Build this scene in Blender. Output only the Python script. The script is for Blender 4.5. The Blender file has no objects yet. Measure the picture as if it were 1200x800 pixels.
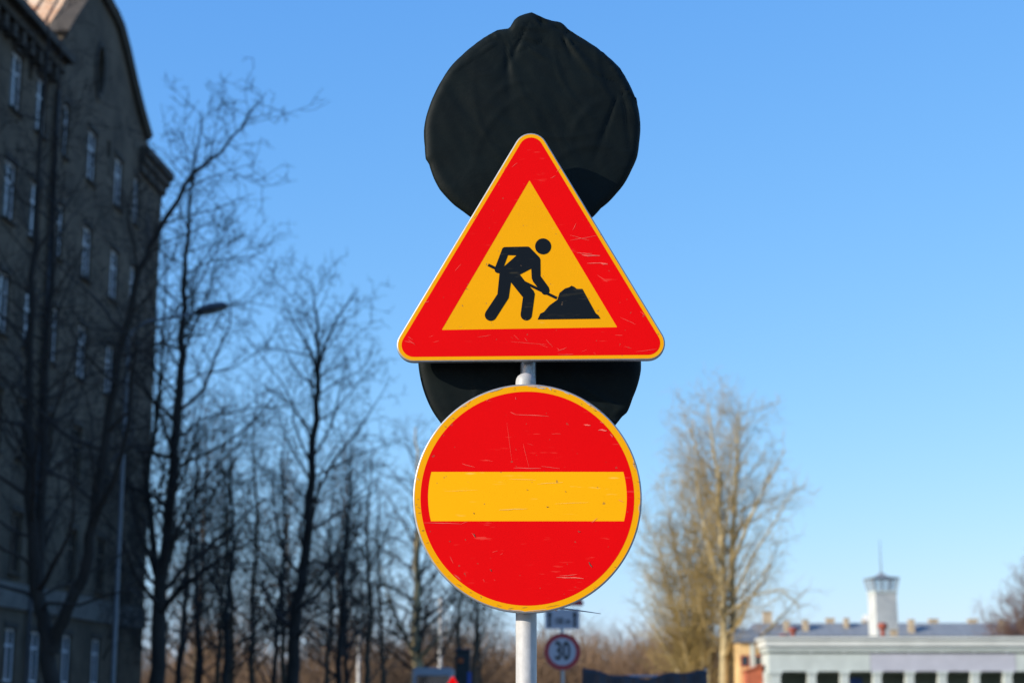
import bpy, math, random
from mathutils import Vector, Matrix, geometry, noise as mnoise

scene = bpy.context.scene
C = scene.collection
R = math.radians

# ------------------------------------------------------------------ camera
PITCH = math.atan(430.0 / 2050.0)
FPX = 2050.0
CAM_Z = 1.6
cam_d = bpy.data.cameras.new('camera'); cam = bpy.data.objects.new('camera', cam_d); C.objects.link(cam)
cam.location = (0, 0, CAM_Z)
cam.rotation_euler = (math.pi / 2 + PITCH, 0, 0)
cam_d.sensor_width = 36.0
cam_d.lens = 36.0 * FPX / 1200.0
cam_d.clip_start = 0.1
cam_d.clip_end = 6000
cam_d.dof.use_dof = True
cam_d.dof.focus_distance = 4.72
cam_d.dof.aperture_fstop = 4.0
scene.camera = cam

# ------------------------------------------------------------------ sky, sun, exposure
SUN_AZ, SUN_EL = R(60), R(21.5)          # sun behind the camera's left shoulder
world = bpy.data.worlds.new('World'); scene.world = world; world.use_nodes = True
wn = world.node_tree.nodes; wl = world.node_tree.links
sky = wn.new('ShaderNodeTexSky'); sky.sky_type = 'NISHITA'; sky.sun_disc = False
sky.sun_elevation = SUN_EL; sky.sun_rotation = math.pi + SUN_AZ
sky.altitude = 0; sky.air_density = 1.0; sky.dust_density = 0.4; sky.ozone_density = 3.5
# per-channel response: the camera renders the same clear sky more blue and with a softer gradient
sep = wn.new('ShaderNodeSeparateColor'); com = wn.new('ShaderNodeCombineColor'); wl.new(sky.outputs[0], sep.inputs[0])
for ch_, (gain_, pow_) in enumerate(((1.0, 1.0), (1.88, 0.675), (4.29, 0.33))):
    pw_ = wn.new('ShaderNodeMath'); pw_.operation = 'POWER'; wl.new(sep.outputs[ch_], pw_.inputs[0]); pw_.inputs[1].default_value = pow_
    ml_ = wn.new('ShaderNodeMath'); ml_.operation = 'MULTIPLY'; wl.new(pw_.outputs[0], ml_.inputs[0]); ml_.inputs[1].default_value = gain_
    wl.new(ml_.outputs[0], com.inputs[ch_])
wl.new(com.outputs[0], wn['Background'].inputs[0])
wn['Background'].inputs[1].default_value = 0.11
sd = bpy.data.lights.new('sun', 'SUN'); sun = bpy.data.objects.new('sun', sd); C.objects.link(sun)
sd.energy = 5.0; sd.angle = R(0.5); sd.color = (1.0, 0.93, 0.82)
svec = Vector((-math.sin(SUN_AZ) * math.cos(SUN_EL), -math.cos(SUN_AZ) * math.cos(SUN_EL), math.sin(SUN_EL)))
sun.rotation_euler = svec.to_track_quat('Z', 'Y').to_euler()
sun.location = (-30, -20, 40)
vs = scene.view_settings
vs.view_transform = 'Standard'; vs.look = 'None'; vs.gamma = 1.0; vs.exposure = 0.35
try: vs.use_curve_mapping = False
except Exception: pass
scene.render.engine = 'CYCLES'
scene.cycles.use_denoising = True
scene.cycles.max_bounces = 6

# ------------------------------------------------------------------ pixel helpers (1200 x 800 photograph)
def ray(px, py):
    xc = (px - 600.0) / FPX; yc = (400.0 - py) / FPX
    s, c = math.sin(PITCH), math.cos(PITCH)
    return Vector((xc, c - yc * s, s + yc * c))
def P(px, py, Y):
    d = ray(px, py)
    return Vector((0, 0, CAM_Z)) + d * (Y / d.y)
ST_A = math.atan(160.0 / FPX * math.cos(PITCH))          # street heading, right of the view axis
ST_D = Vector((math.sin(ST_A), math.cos(ST_A), 0)); ST_N = Vector((math.cos(ST_A), -math.sin(ST_A), 0))
FAC = 21.3                                                # camera to left facade
def F(px, py, dist=FAC):
    d = ray(px, py)
    t = -dist / d.dot(ST_N)
    p = Vector((0, 0, CAM_Z)) + d * t
    return p.dot(ST_D), p.z                               # along the street, height

# ------------------------------------------------------------------ materials
def mat(name, color, rough=0.6, metal=0.0, var=0.0, scale=6.0, bump=0.0, bscale=40.0, spec=0.5, var_color=None, coords='Object', stretch=(1, 1, 1)):
    m = bpy.data.materials.new(name); m.use_nodes = True
    nt = m.node_tree; b = nt.nodes['Principled BSDF']
    b.inputs['Base Color'].default_value = (*color, 1)
    b.inputs['Roughness'].default_value = rough; b.inputs['Metallic'].default_value = metal
    b.inputs['Specular IOR Level'].default_value = spec
    tc = nt.nodes.new('ShaderNodeTexCoord'); mp = nt.nodes.new('ShaderNodeMapping')
    mp.inputs['Scale'].default_value = stretch
    nt.links.new(tc.outputs[coords], mp.inputs[0])
    if var > 0 or var_color:
        nz = nt.nodes.new('ShaderNodeTexNoise'); nz.inputs['Scale'].default_value = scale; nz.inputs['Detail'].default_value = 6
        nz.inputs['Roughness'].default_value = 0.65
        nt.links.new(mp.outputs[0], nz.inputs['Vector'])
        rp = nt.nodes.new('ShaderNodeValToRGB')
        c2 = var_color or tuple(min(1, c * (1 + var)) for c in color)
        c1 = color if var_color else tuple(c * (1 - var) for c in color)
        rp.color_ramp.elements[0].position = 0.32; rp.color_ramp.elements[0].color = (*c1, 1)
        rp.color_ramp.elements[1].position = 0.68; rp.color_ramp.elements[1].color = (*c2, 1)
        nt.links.new(nz.outputs['Fac'], rp.inputs[0]); nt.links.new(rp.outputs[0], b.inputs['Base Color'])
    if bump > 0:
        nb = nt.nodes.new('ShaderNodeTexNoise'); nb.inputs['Scale'].default_value = bscale; nb.inputs['Detail'].default_value = 5
        nt.links.new(mp.outputs[0], nb.inputs['Vector'])
        bp = nt.nodes.new('ShaderNodeBump'); bp.inputs['Strength'].default_value = bump; bp.inputs['Distance'].default_value = 0.02
        nt.links.new(nb.outputs['Fac'], bp.inputs['Height']); nt.links.new(bp.outputs[0], b.inputs['Normal'])
    return m

def sheeting(name, color, wear, seed, amount=0.5, thr=0.66):
    """worn sign sheeting: faint broad tone drift, fine stretched scuffs, tiny chips"""
    m = bpy.data.materials.new(name); m.use_nodes = True
    nt = m.node_tree; N = nt.nodes; L = nt.links; b = N['Principled BSDF']
    b.inputs['Roughness'].default_value = 0.5; b.inputs['Specular IOR Level'].default_value = 0.06
    tc = N.new('ShaderNodeTexCoord')
    def noise(scale, st, off, detail=3, rot=0.0):
        mp = N.new('ShaderNodeMapping'); mp.inputs['Scale'].default_value = st; mp.inputs['Location'].default_value = (seed * 3.1 + off, off, seed)
        mp.inputs['Rotation'].default_value = (0, rot, 0)
        L.new(tc.outputs['Object'], mp.inputs[0])
        n = N.new('ShaderNodeTexNoise'); n.inputs['Scale'].default_value = scale; n.inputs['Detail'].default_value = detail
        L.new(mp.outputs[0], n.inputs['Vector']); return n.outputs['Fac']
    def ramp(v, a, c):
        r = N.new('ShaderNodeMapRange'); r.inputs['From Min'].default_value = a; r.inputs['From Max'].default_value = c
        L.new(v, r.inputs['Value']); return r.outputs[0]
    def mul(a, c):
        k = N.new('ShaderNodeMath'); k.operation = 'MULTIPLY'
        L.new(a, k.inputs[0])
        if isinstance(c, float): k.inputs[1].default_value = c
        else: L.new(c, k.inputs[1])
        return k.outputs[0]
    def add(a, c):
        k = N.new('ShaderNodeMath'); k.operation = 'ADD'; k.use_clamp = True
        L.new(a, k.inputs[0]); L.new(c, k.inputs[1]); return k.outputs[0]
    scuff = mul(ramp(noise(38, (0.35, 1, 2.6), 1.0, 6, 0.15), thr, thr + 0.07), ramp(noise(5, (1, 1, 1), 4.0), 0.50, 0.60))
    scuff2 = mul(ramp(noise(60, (0.25, 1, 2.2), 7.0, 6, -0.9), thr + 0.01, thr + 0.07), ramp(noise(6, (1, 1, 1), 9.0), 0.54, 0.62))
    w = mul(add(scuff, scuff2), amount)
    chips = ramp(noise(70, (1, 1, 1), 12.0, 2), 0.735, 0.745)
    tone = N.new('ShaderNodeMix'); tone.data_type = 'RGBA'
    tone.inputs['A'].default_value = (*[c * 0.9 for c in color], 1); tone.inputs['B'].default_value = (*[min(1, c * 1.06) for c in color], 1)
    L.new(noise(3.5, (1, 1, 1), 20.0, 4), tone.inputs['Factor'])
    m1 = N.new('ShaderNodeMix'); m1.data_type = 'RGBA'; L.new(w, m1.inputs['Factor']); L.new(tone.outputs['Result'], m1.inputs['A']); m1.inputs['B'].default_value = (*wear, 1)
    m2 = N.new('ShaderNodeMix'); m2.data_type = 'RGBA'; L.new(mul(chips, 0.55), m2.inputs['Factor']); L.new(m1.outputs['Result'], m2.inputs['A']); m2.inputs['B'].default_value = (0.12, 0.08, 0.05, 1)
    L.new(m2.outputs['Result'], b.inputs['Base Color'])
    bp = N.new('ShaderNodeBump'); bp.inputs['Strength'].default_value = 0.08; bp.inputs['Distance'].default_value = 0.004
    L.new(noise(9, (1, 1, 1), 30.0, 4), bp.inputs['Height']); L.new(bp.outputs[0], b.inputs['Normal'])
    return m

M = {}
M['red'] = sheeting('red_sheeting', (0.68, 0.001, 0.002), (0.74, 0.10, 0.07), 1, 0.4)
M['yellow'] = sheeting('yellow_sheeting', (0.76, 0.33, 0.002), (0.88, 0.56, 0.2), 2, 0.3)
M['yellow_bar'] = sheeting('yellow_bar_sheeting', (0.86, 0.39, 0.002), (0.92, 0.62, 0.2), 5, 0.3)
M['ink'] = sheeting('black_print', (0.006, 0.009, 0.013), (0.12, 0.10, 0.05), 3, 0.22, 0.60)
M['plate'] = mat('aluminium_plate', (0.36, 0.36, 0.35), 0.45, 0.6, 0.15, 30)
M['plate_back'] = mat('grey_plate_rim', (0.30, 0.30, 0.30), 0.5, 0.6, 0.15, 20)
M['chip'] = mat('bare_chip', (0.42, 0.39, 0.36), 0.5, 0.3, 0.3, 60)
M['scratch'] = mat('pale_scratch', (0.72, 0.12, 0.085), 0.6, 0, 0.3, 80)
M['scratch_y'] = mat('yellow_scratch', (0.95, 0.60, 0.16), 0.6, 0, 0.2, 80)
M['scratch_d'] = mat('dark_scratch', (0.10, 0.05, 0.03), 0.6, 0, 0.3, 80)
M['pole'] = mat('painted_steel_pole', (0.43, 0.42, 0.40), 0.5, 0.0, 0.2, 26, 0.04, 160, stretch=(1, 1, 0.5))
M['galv'] = mat('galvanised_steel', (0.36, 0.38, 0.40), 0.42, 0.75, 0.25, 45, 0.1, 90)
M['bolt'] = mat('zinc_bolt', (0.5, 0.5, 0.5), 0.35, 0.9)
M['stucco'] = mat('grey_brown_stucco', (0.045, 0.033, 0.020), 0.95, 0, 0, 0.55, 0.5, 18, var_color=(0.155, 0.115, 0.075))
M['stone'] = mat('pale_stone_band', (0.15, 0.135, 0.115), 0.9, 0, 0.25, 1.5, 0.3, 12)
M['plinth'] = mat('dark_plinth_render', (0.10, 0.095, 0.085), 0.95, 0, 0.3, 0.8, 0.4, 12)
M['cornice'] = mat('weathered_cornice', (0.06, 0.047, 0.034), 0.9, 0, 0.3, 1.2, 0.3, 10)
M['rust_roof'] = mat('rusty_sheet_roof', (0.74, 0.62, 0.44), 0.6, 0.0, 0, 1.3, 0, 1, var_color=(0.50, 0.17, 0.03), stretch=(1, 1, 1))
M['seam'] = mat('dark_roof_seam', (0.10, 0.05, 0.03), 0.7, 0.2, 0.3)
M['roofdark'] = mat('dark_tin', (0.06, 0.065, 0.075), 0.5, 0.5, 0.2)
M['white_frame'] = mat('white_window_paint', (0.72, 0.72, 0.72), 0.5, 0, 0.1, 5)
def glass_mat():
    m = mat('window_glass', (0.012, 0.014, 0.017), 0.06, 0, 0.0, spec=0.9)
    return m
M['glass'] = glass_mat()
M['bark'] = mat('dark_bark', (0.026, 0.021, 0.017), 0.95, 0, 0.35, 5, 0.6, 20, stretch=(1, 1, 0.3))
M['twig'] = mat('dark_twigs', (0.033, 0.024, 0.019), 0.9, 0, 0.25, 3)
M['bark_b'] = mat('sunlit_brown_bark', (0.10, 0.07, 0.042), 0.95, 0, 0.35, 4, 0.4, 15, stretch=(1, 1, 0.3))
M['twig_b'] = mat('sunlit_brown_twigs', (0.13, 0.085, 0.05), 0.9, 0, 0.25, 1.0)  # lit copy of the dark bark and twigs, sunlight put into the colour
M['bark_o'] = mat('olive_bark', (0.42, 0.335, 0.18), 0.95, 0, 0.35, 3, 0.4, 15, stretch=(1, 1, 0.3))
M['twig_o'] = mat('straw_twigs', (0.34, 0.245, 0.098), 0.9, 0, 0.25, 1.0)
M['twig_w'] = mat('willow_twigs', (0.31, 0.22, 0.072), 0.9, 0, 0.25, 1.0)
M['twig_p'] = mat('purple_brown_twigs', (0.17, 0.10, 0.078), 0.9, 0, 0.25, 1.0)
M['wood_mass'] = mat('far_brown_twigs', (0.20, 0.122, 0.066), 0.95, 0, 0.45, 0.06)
M['lamp'] = mat('grey_lamp_metal', (0.14, 0.145, 0.155), 0.5, 0.5, 0.15, 6)
M['lampglass'] = mat('lamp_lens', (0.30, 0.30, 0.28), 0.25, 0)
M['asphalt'] = mat('asphalt', (0.05, 0.05, 0.052), 0.9, 0, 0.25, 8, 0.3, 120)
M['paving'] = mat('paving', (0.22, 0.21, 0.20), 0.9, 0, 0.15, 3, 0.2, 60)
M['kerb'] = mat('kerb_stone', (0.30, 0.29, 0.28), 0.85, 0, 0.15, 5)
M['soil'] = mat('winter_grass_ground', (0.085, 0.075, 0.04), 1.0, 0, 0.35, 0.4, 0.4, 20)
M['white'] = mat('white_paint', (0.78, 0.77, 0.74), 0.55, 0, 0.06, 3)
M['tower'] = mat('tower_limewash', (0.50, 0.51, 0.48), 0.8, 0, 0.12, 0.8)
M['pav'] = mat('pale_green_paint', (0.47, 0.51, 0.47), 0.7, 0, 0.12, 0.7)
M['pav_c'] = mat('cream_cornice_paint', (0.56, 0.57, 0.52), 0.7, 0, 0.12, 0.5)
M['pav_l'] = mat('pale_lilac_paint', (0.42, 0.42, 0.46), 0.7, 0, 0.08, 0.7)
M['pav_d'] = mat('shaded_green_paint', (0.17, 0.20, 0.165), 0.85, 0, 0.2, 0.5)  # darker copy of the pavilion green, with porch and soffit shade in the colour
M['tin'] = mat('blue_grey_tin_roof', (0.20, 0.215, 0.225), 0.6, 0.0, 0.15, 0.4, stretch=(4, 1, 1))
M['chim'] = mat('buff_chimney_brick', (0.42, 0.33, 0.22), 0.9, 0, 0.25, 2)
M['redpipe'] = mat('red_oxide_vent', (0.30, 0.07, 0.04), 0.6, 0.1, 0.25, 3)
M['ochre'] = mat('ochre_render', (0.62, 0.42, 0.19), 0.9, 0, 0.15, 0.8)
M['redwood'] = mat('red_boards', (0.42, 0.11, 0.05), 0.8, 0, 0.2, 2)
M['van'] = mat('lilac_grey_van_paint', (0.46, 0.44, 0.47), 0.35, 0, 0.04, 2)
M['rubber'] = mat('rubber', (0.02, 0.02, 0.02), 0.8)
M['tarp'] = mat('dark_blue_tarpaulin', (0.012, 0.018, 0.032), 0.5, 0, 0.3, 4, 0.5, 9)
M['blue'] = mat('blue_panel', (0.03, 0.10, 0.42), 0.5)
M['darkbox'] = mat('dark_green_cabinet', (0.018, 0.023, 0.024), 0.6, 0, 0.15, 4)
M['orange'] = mat('orange_lens', (0.5, 0.09, 0.01), 0.4)
M['signwhite'] = mat('white_sheeting', (0.40, 0.41, 0.46), 0.45)
M['signred'] = mat('far_red_sheeting', (0.36, 0.012, 0.02), 0.45)
M['signink'] = mat('far_black_print', (0.012, 0.012, 0.014), 0.5)

def cover_mat():
    m = mat('black_cover_cloth', (0.0036, 0.0064, 0.0057), 0.6, 0, 0.25, 9, 0.0)
    nt = m.node_tree; b = nt.nodes['Principled BSDF']
    b.inputs['Specular IOR Level'].default_value = 0.14
    tc = nt.nodes.new('ShaderNodeTexCoord')
    mp = nt.nodes.new('ShaderNodeMapping'); mp.inputs['Rotation'].default_value = (0, 0.6, 0); mp.inputs['Scale'].default_value = (1, 1, 1.5)
    nt.links.new(tc.outputs['Object'], mp.inputs[0])
    n1 = nt.nodes.new('ShaderNodeTexNoise'); n1.inputs['Scale'].default_value = 7; n1.inputs['Detail'].default_value = 8; n1.inputs['Distortion'].default_value = 1.2
    nt.links.new(mp.outputs[0], n1.inputs['Vector'])
    n2 = nt.nodes.new('ShaderNodeTexNoise'); n2.inputs['Scale'].default_value = 700; n2.inputs['Detail'].default_value = 2
    nt.links.new(tc.outputs['Object'], n2.inputs['Vector'])
    b1 = nt.nodes.new('ShaderNodeBump'); b1.inputs['Strength'].default_value = 0.30; b1.inputs['Distance'].default_value = 0.010
    b2 = nt.nodes.new('ShaderNodeBump'); b2.inputs['Strength'].default_value = 0.12; b2.inputs['Distance'].default_value = 0.002
    nt.links.new(n1.outputs['Fac'], b1.inputs['Height']); nt.links.new(n2.outputs['Fac'], b2.inputs['Height'])
    nt.links.new(b1.outputs[0], b2.inputs['Normal']); nt.links.new(b2.outputs[0], b.inputs['Normal'])
    return m
M['cover'] = cover_mat()

# ------------------------------------------------------------------ object helpers
WB = {}                                         # world matrix of every object made here
def thing(name, label, cat, loc=(0, 0, 0), rotz=0.0, group=None):
    o = bpy.data.objects.new(name, None); C.objects.link(o)
    o.empty_display_size = 0.2
    o.location = loc; o.rotation_euler = (0, 0, rotz)
    o['label'] = label; o['category'] = cat
    if group: o['group'] = group
    WB[o.name] = Matrix.Translation(Vector(loc)) @ Matrix.Rotation(rotz, 4, 'Z')
    return o
def tag(o, label=None, cat=None, group=None, kind=None):
    if label: o['label'] = label
    if cat: o['category'] = cat
    if group: o['group'] = group
    if kind: o['kind'] = kind
    return o
def link(name, me, m, parent=None, loc=None, smooth=False, local=True):
    """local=True: mesh coordinates are in the parent's frame; False: world coordinates"""
    o = bpy.data.objects.new(name, me); C.objects.link(o)
    if m is not None and not me.materials: me.materials.append(m)
    if smooth and me.polygons: me.polygons.foreach_set('use_smooth', [True] * len(me.polygons))
    if parent: o.parent = parent
    if loc is not None: o.location = loc
    WB[o.name] = (WB[parent.name] if parent else Matrix()) @ Matrix.Translation(Vector(loc) if loc is not None else Vector())
    return o
def mesh(name, verts, faces, m, parent=None, world=False, smooth=False, loc=None):
    if world and parent:
        inv = WB[parent.name].inverted(); verts = [inv @ Vector(v) for v in verts]
    me = bpy.data.meshes.new(name); me.from_pydata([tuple(v) for v in verts], [], faces); me.update()
    return link(name, me, m, parent, loc, smooth)

class MB:
    def __init__(s): s.v = []; s.f = []
    def add(s, v, f):
        k = len(s.v); s.v += [Vector(x) for x in v]; s.f += [tuple(i + k for i in q) for q in f]; return s
    def box(s, x0, x1, y0, y1, z0, z1, bev=0.0):
        if bev <= 0:
            return s.add([(x0, y0, z0), (x1, y0, z0), (x1, y1, z0), (x0, y1, z0), (x0, y0, z1), (x1, y0, z1), (x1, y1, z1), (x0, y1, z1)],
                         [(3, 2, 1, 0), (4, 5, 6, 7), (0, 1, 5, 4), (1, 2, 6, 5), (2, 3, 7, 6), (3, 0, 4, 7)])
        b = bev
        prof = [(x0 + b, y0), (x1 - b, y0), (x1, y0 + b), (x1, y1 - b), (x1 - b, y1), (x0 + b, y1), (x0, y1 - b), (x0, y0 + b)]
        cx, cy = (x0 + x1) / 2, (y0 + y1) / 2
        def shr(q): return (q[0] - b * (1 if q[0] > cx else -1), q[1] - b * (1 if q[1] > cy else -1))
        v = [(*shr(q), z0) for q in prof] + [(*q, z0 + b) for q in prof] + [(*q, z1 - b) for q in prof] + [(*shr(q), z1) for q in prof]
        f = [tuple(range(7, -1, -1)), tuple(range(24, 32))]
        for r in range(3):
            for i in range(8):
                j = (i + 1) % 8; f.append((r * 8 + i, r * 8 + j, r * 8 + 8 + j, r * 8 + 8 + i))
        return s.add(v, f)
    def lathe(s, prof, n=24, cx=0, cy=0, caps=True):
        v = []; f = []
        for r, z in prof:
            for i in range(n):
                a = 2 * math.pi * i / n; v.append((cx + r * math.cos(a), cy + r * math.sin(a), z))
        for k in range(len(prof) - 1):
            for i in range(n):
                j = (i + 1) % n; f.append((k * n + i, k * n + j, k * n + n + j, k * n + n + i))
        if caps:
            f.append(tuple(range(n - 1, -1, -1))); f.append(tuple((len(prof) - 1) * n + i for i in range(n)))
        return s.add(v, f)
    def tube(s, pts, rad, n=8, caps=True):
        pts = [Vector(p) for p in pts]
        if not isinstance(rad, (list, tuple)): rad = [rad] * len(pts)
        v = []; f = []
        t0 = (pts[1] - pts[0]).normalized()
        u = t0.orthogonal().normalized()
        for i, p in enumerate(pts):
            t = (pts[min(i + 1, len(pts) - 1)] - pts[max(i - 1, 0)]).normalized()
            u = (u - t * u.dot(t)).normalized(); w = t.cross(u)
            for k in range(n):
                a = 2 * math.pi * k / n; v.append(p + (u * math.cos(a) + w * math.sin(a)) * rad[i])
        for i in range(len(pts) - 1):
            for k in range(n):
                j = (k + 1) % n; f.append((i * n + k, i * n + j, i * n + n + j, i * n + n + k))
        if caps:
            f.append(tuple(range(n - 1, -1, -1))); f.append(tuple((len(pts) - 1) * n + k for k in range(n)))
        return s.add(v, f)
    def build(s, name, m, parent=None, world=False, smooth=False, loc=None):
        return mesh(name, s.v, s.f, m, parent, world, smooth, loc)

def smooth_by_angle(o, deg=35):
    me = o.data
    me.polygons.foreach_set('use_smooth', [True] * len(me.polygons))
    try: me.set_sharp_from_angle(angle=R(deg))
    except Exception: pass

def rounded_poly(corners, r, n=9):
    """corners: list of 2D sharp corners in order; returns outline with every corner rounded by r"""
    out = []; k = len(corners)
    for i in range(k):
        p = Vector(corners[i]); a = (Vector(corners[i - 1]) - p).normalized(); b = (Vector(corners[(i + 1) % k]) - p).normalized()
        half = math.acos(max(-1, min(1, a.dot(b)))) / 2
        bis = (a + b).normalized(); c = p + bis * (r / math.sin(half)); t = r / math.tan(half)
        pa = p + a * t - c; pb = p + b * t - c
        a0 = math.atan2(pa.y, pa.x); a1 = math.atan2(pb.y, pb.x); d = (a1 - a0 + math.pi) % (2 * math.pi) - math.pi
        for j in range(n + 1):
            an = a0 + d * j / n; out.append(c + Vector((math.cos(an), math.sin(an))) * r)
    return out
def inset_poly(corners, d):
    out = []; k = len(corners)
    for i in range(k):
        p = Vector(corners[i]); a = (Vector(corners[i - 1]) - p).normalized(); b = (Vector(corners[(i + 1) % k]) - p).normalized()
        half = math.acos(max(-1, min(1, a.dot(b)))) / 2
        out.append(p + (a + b).normalized() * (d / math.sin(half)))
    return out
def loft(rings):
    """rings: list of (2D outline, y) front to back; closed solid facing -Y"""
    v = []; f = []; n = len(rings[0][0])
    for pts, y in rings:
        v += [Vector((p[0], y, p[1])) for p in pts]
    for k in range(len(rings) - 1):
        for i in range(n):
            j = (i + 1) % n; f.append((k * n + i, k * n + j, k * n + n + j, k * n + n + i))
    f.append(tuple(range(n - 1, -1, -1))); f.append(tuple((len(rings) - 1) * n + i for i in range(n)))
    return v, f
def circle2(c, r, n=96):
    return [Vector((c[0] + r * math.cos(2 * math.pi * i / n), c[1] + r * math.sin(2 * math.pi * i / n))) for i in range(n)]
def flat_sheet(loops, y, th=0.0008):
    """thin printed sheet from outline + holes (2D x,z), front face at y, sides to y+th"""
    loops3 = [[Vector((p[0], p[1], 0)) for p in l] for l in loops]
    tris = geometry.tessellate_polygon(loops3)
    flat = [p for l in loops3 for p in l]
    v = [Vector((p.x, y, p.y)) for p in flat] + [Vector((p.x, y + th, p.y)) for p in flat]
    f = []
    for t in tris:
        a, b, c = [flat[i] for i in t]
        s = (b - a).cross(c - a).z
        f.append(tuple(t) if s > 0 else (t[0], t[2], t[1]))      # seen from -Y: x right, z up
    n = len(flat); k = 0
    for l in loops3:
        m_ = len(l)
        for i in range(m_):
            j = (i + 1) % m_; f.append((k + i, k + j, n + k + j, n + k + i))
        k += m_
    return v, f

# ================================================================== SETTING
def strip(name, lat0, lat1, u0, u1, z, m, th=0.0, kind='structure'):
    def q(l, u): 
        p = ST_N * l + ST_D * u; return (p.x, p.y)
    a, b, c, d = q(lat0, u0), q(lat1, u0), q(lat1, u1), q(lat0, u1)
    if th <= 0:
        o = mesh(name, [(*a, z), (*b, z), (*c, z), (*d, z)], [(0, 1, 2, 3)], m)
    else:
        o = mesh(name, [(*a, z - th), (*b, z - th), (*c, z - th), (*d, z - th), (*a, z), (*b, z), (*c, z), (*d, z)],
                 [(3, 2, 1, 0), (4, 5, 6, 7), (0, 1, 5, 4), (1, 2, 6, 5), (2, 3, 7, 6), (3, 0, 4, 7)], m)
    o['kind'] = kind
    return o
g = mesh('ground', [(-2500, -2500, 0), (2500, -2500, 0), (2500, 2500, 0), (-2500, 2500, 0)], [(0, 1, 2, 3)], M['soil']); g['kind'] = 'structure'
strip('road', -8.0, -1.2, -60, 420, 0.004, M['asphalt'])
strip('pavement_right', -1.06, 3.2, -60, 420, 0.12, M['paving'], 0.119)
strip('kerb_right', -1.2, -1.061, -60, 420, 0.125, M['kerb'], 0.124)
strip('kerb_left', -8.14, -8.001, -60, 420, 0.125, M['kerb'], 0.124)
strip('pavement_left', -21.0, -16.0, -60, 160, 0.12, M['paving'], 0.119)

# ================================================================== SIGN ASSEMBLY
YD, YT = 4.60, 4.655                       # front of the no-entry disc, front of the triangle
PX = P(618, 770, 4.66).x                   # pole axis
base = Vector((PX, 4.66, 0.12))
sp = thing('sign_post', 'steel sign post carrying a yellow-red roadworks triangle above a no-entry disc', 'traffic sign', base)

b = MB()
rp = 0.0275
ztop = P(618, 437, 4.66).z
b.lathe([(0.02, 0.12), (rp, 0.12), (rp, 1.0), (rp, 1.9), (rp, ztop - 0.026), (rp * 0.95, ztop - 0.017), (rp * 0.80, ztop - 0.009), (rp * 0.5, ztop - 0.003), (0.004, ztop)], 40, base.x - 0.003, 4.66)
o = b.build('pole', M['pole'], sp, True); smooth_by_angle(o, 40)
b = MB()
zt2 = P(620, 200, 4.713).z
b.lathe([(0.02, 0.12), (0.0215, 0.13), (0.0215, zt2), (0.018, zt2 + 0.004)], 32, base.x + 0.004, 4.713)
o = b.build('rear_pole', M['galv'], sp, True); smooth_by_angle(o, 40)

# --- triangle
def t2(px, py): p = P(px, py, YT); return Vector((p.x, p.z))
TC = [t2(449.5, 424.2), t2(794.5, 421.3), t2(622.3, 137.0)]
PXM = (t2(700, 300) - t2(600, 300)).x / 100.0          # metres per pixel on the sign
r0 = 20 * PXM
def tri(inset, rr): return rounded_poly(inset_poly(TC, inset), max(rr, 0.0006), 10)
rings = [(tri(0.0030, r0 - 0.0030), YT), (tri(0.0012, r0 - 0.0012), YT + 0.0006), (tri(0.0002, r0 - 0.0002), YT + 0.0022), (tri(0, r0), YT + 0.0045), (tri(0, r0), YT + 0.019), (tri(0.012, r0 - 0.012), YT + 0.0195)]
v, f = loft(rings)
ts = mesh('warning_triangle', v, f, M['plate'], sp, True); smooth_by_angle(ts, 40)
ts['label'] = 'red-bordered yellow triangle sign with a digging worker'
v, f = flat_sheet([tri(1.7 * PXM, r0 - 1.7 * PXM), tri(6.0 * PXM, r0 - 6.0 * PXM)[::-1]], YT - 0.0008, 0.0006); mesh('yellow_edge', v, f, M['yellow'], ts, True)
IN = [t2(517.6, 386.6), t2(723.2, 383.4), t2(620.4, 211.5)]
inner = rounded_poly(IN, 0.0012, 3)
v, f = flat_sheet([tri(5.8 * PXM, r0 - 5.8 * PXM), inner[::-1]], YT - 0.0010, 0.0008); mesh('red_band', v, f, M['red'], ts, True)
v, f = flat_sheet([rounded_poly(inset_poly(IN, -0.0008), 0.0012, 3)], YT - 0.0008, 0.0006); mesh('yellow_field', v, f, M['yellow'], ts, True)

# --- pictogram traced from the sign (zoomed drawing coordinates)
def z2(x, y): return t2(560 + x / 5.331, 250 + y / 5.331)
def arc(cx, cy, r, a0, a1, n=10):
    return [(cx + r * math.cos(R(a0 + (a1 - a0) * i / n)), cy + r * math.sin(R(a0 + (a1 - a0) * i / n))) for i in range(n + 1)]
body = ([(170, 211), (305, 208)] + arc(310, 228, 20, -80, -42, 4) + [(384, 275), (390, 290), (391, 392), (442, 462)] + arc(420, 482, 27, -30, 120, 8) +
        [(345, 428), (336, 405), (333, 346), (262, 383), (296, 428), (346, 482), (355, 503)] + arc(302, 634, 35, 8, 172, 10) +
        [(267, 628), (281, 525), (206, 431), (192, 528)] + arc(80, 635, 37, 30, 212, 10) + [(122, 505), (135, 375)] + arc(126, 352, 22, 95, 200, 6) + [(148, 232)] + arc(170, 232, 21, 185, 265, 5))
hole = [(187, 262), (161, 334), (241, 263)]
v, f = flat_sheet([[z2(*p) for p in body], [z2(*p) for p in hole]], YT - 0.0016, 0.0007); mesh('worker_figure', v, f, M['ink'], ts, True)
v, f = flat_sheet([[z2(*p) for p in arc(407, 207, 50, 0, 350, 35)]], YT - 0.0016, 0.0007); mesh('worker_head', v, f, M['ink'], ts, True)
v, f = flat_sheet([[z2(*p) for p in [(60, 330), (68, 314), (497, 522), (489, 538)]]], YT - 0.0014, 0.0005); mesh('shovel', v, f, M['ink'], ts, True)
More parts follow.
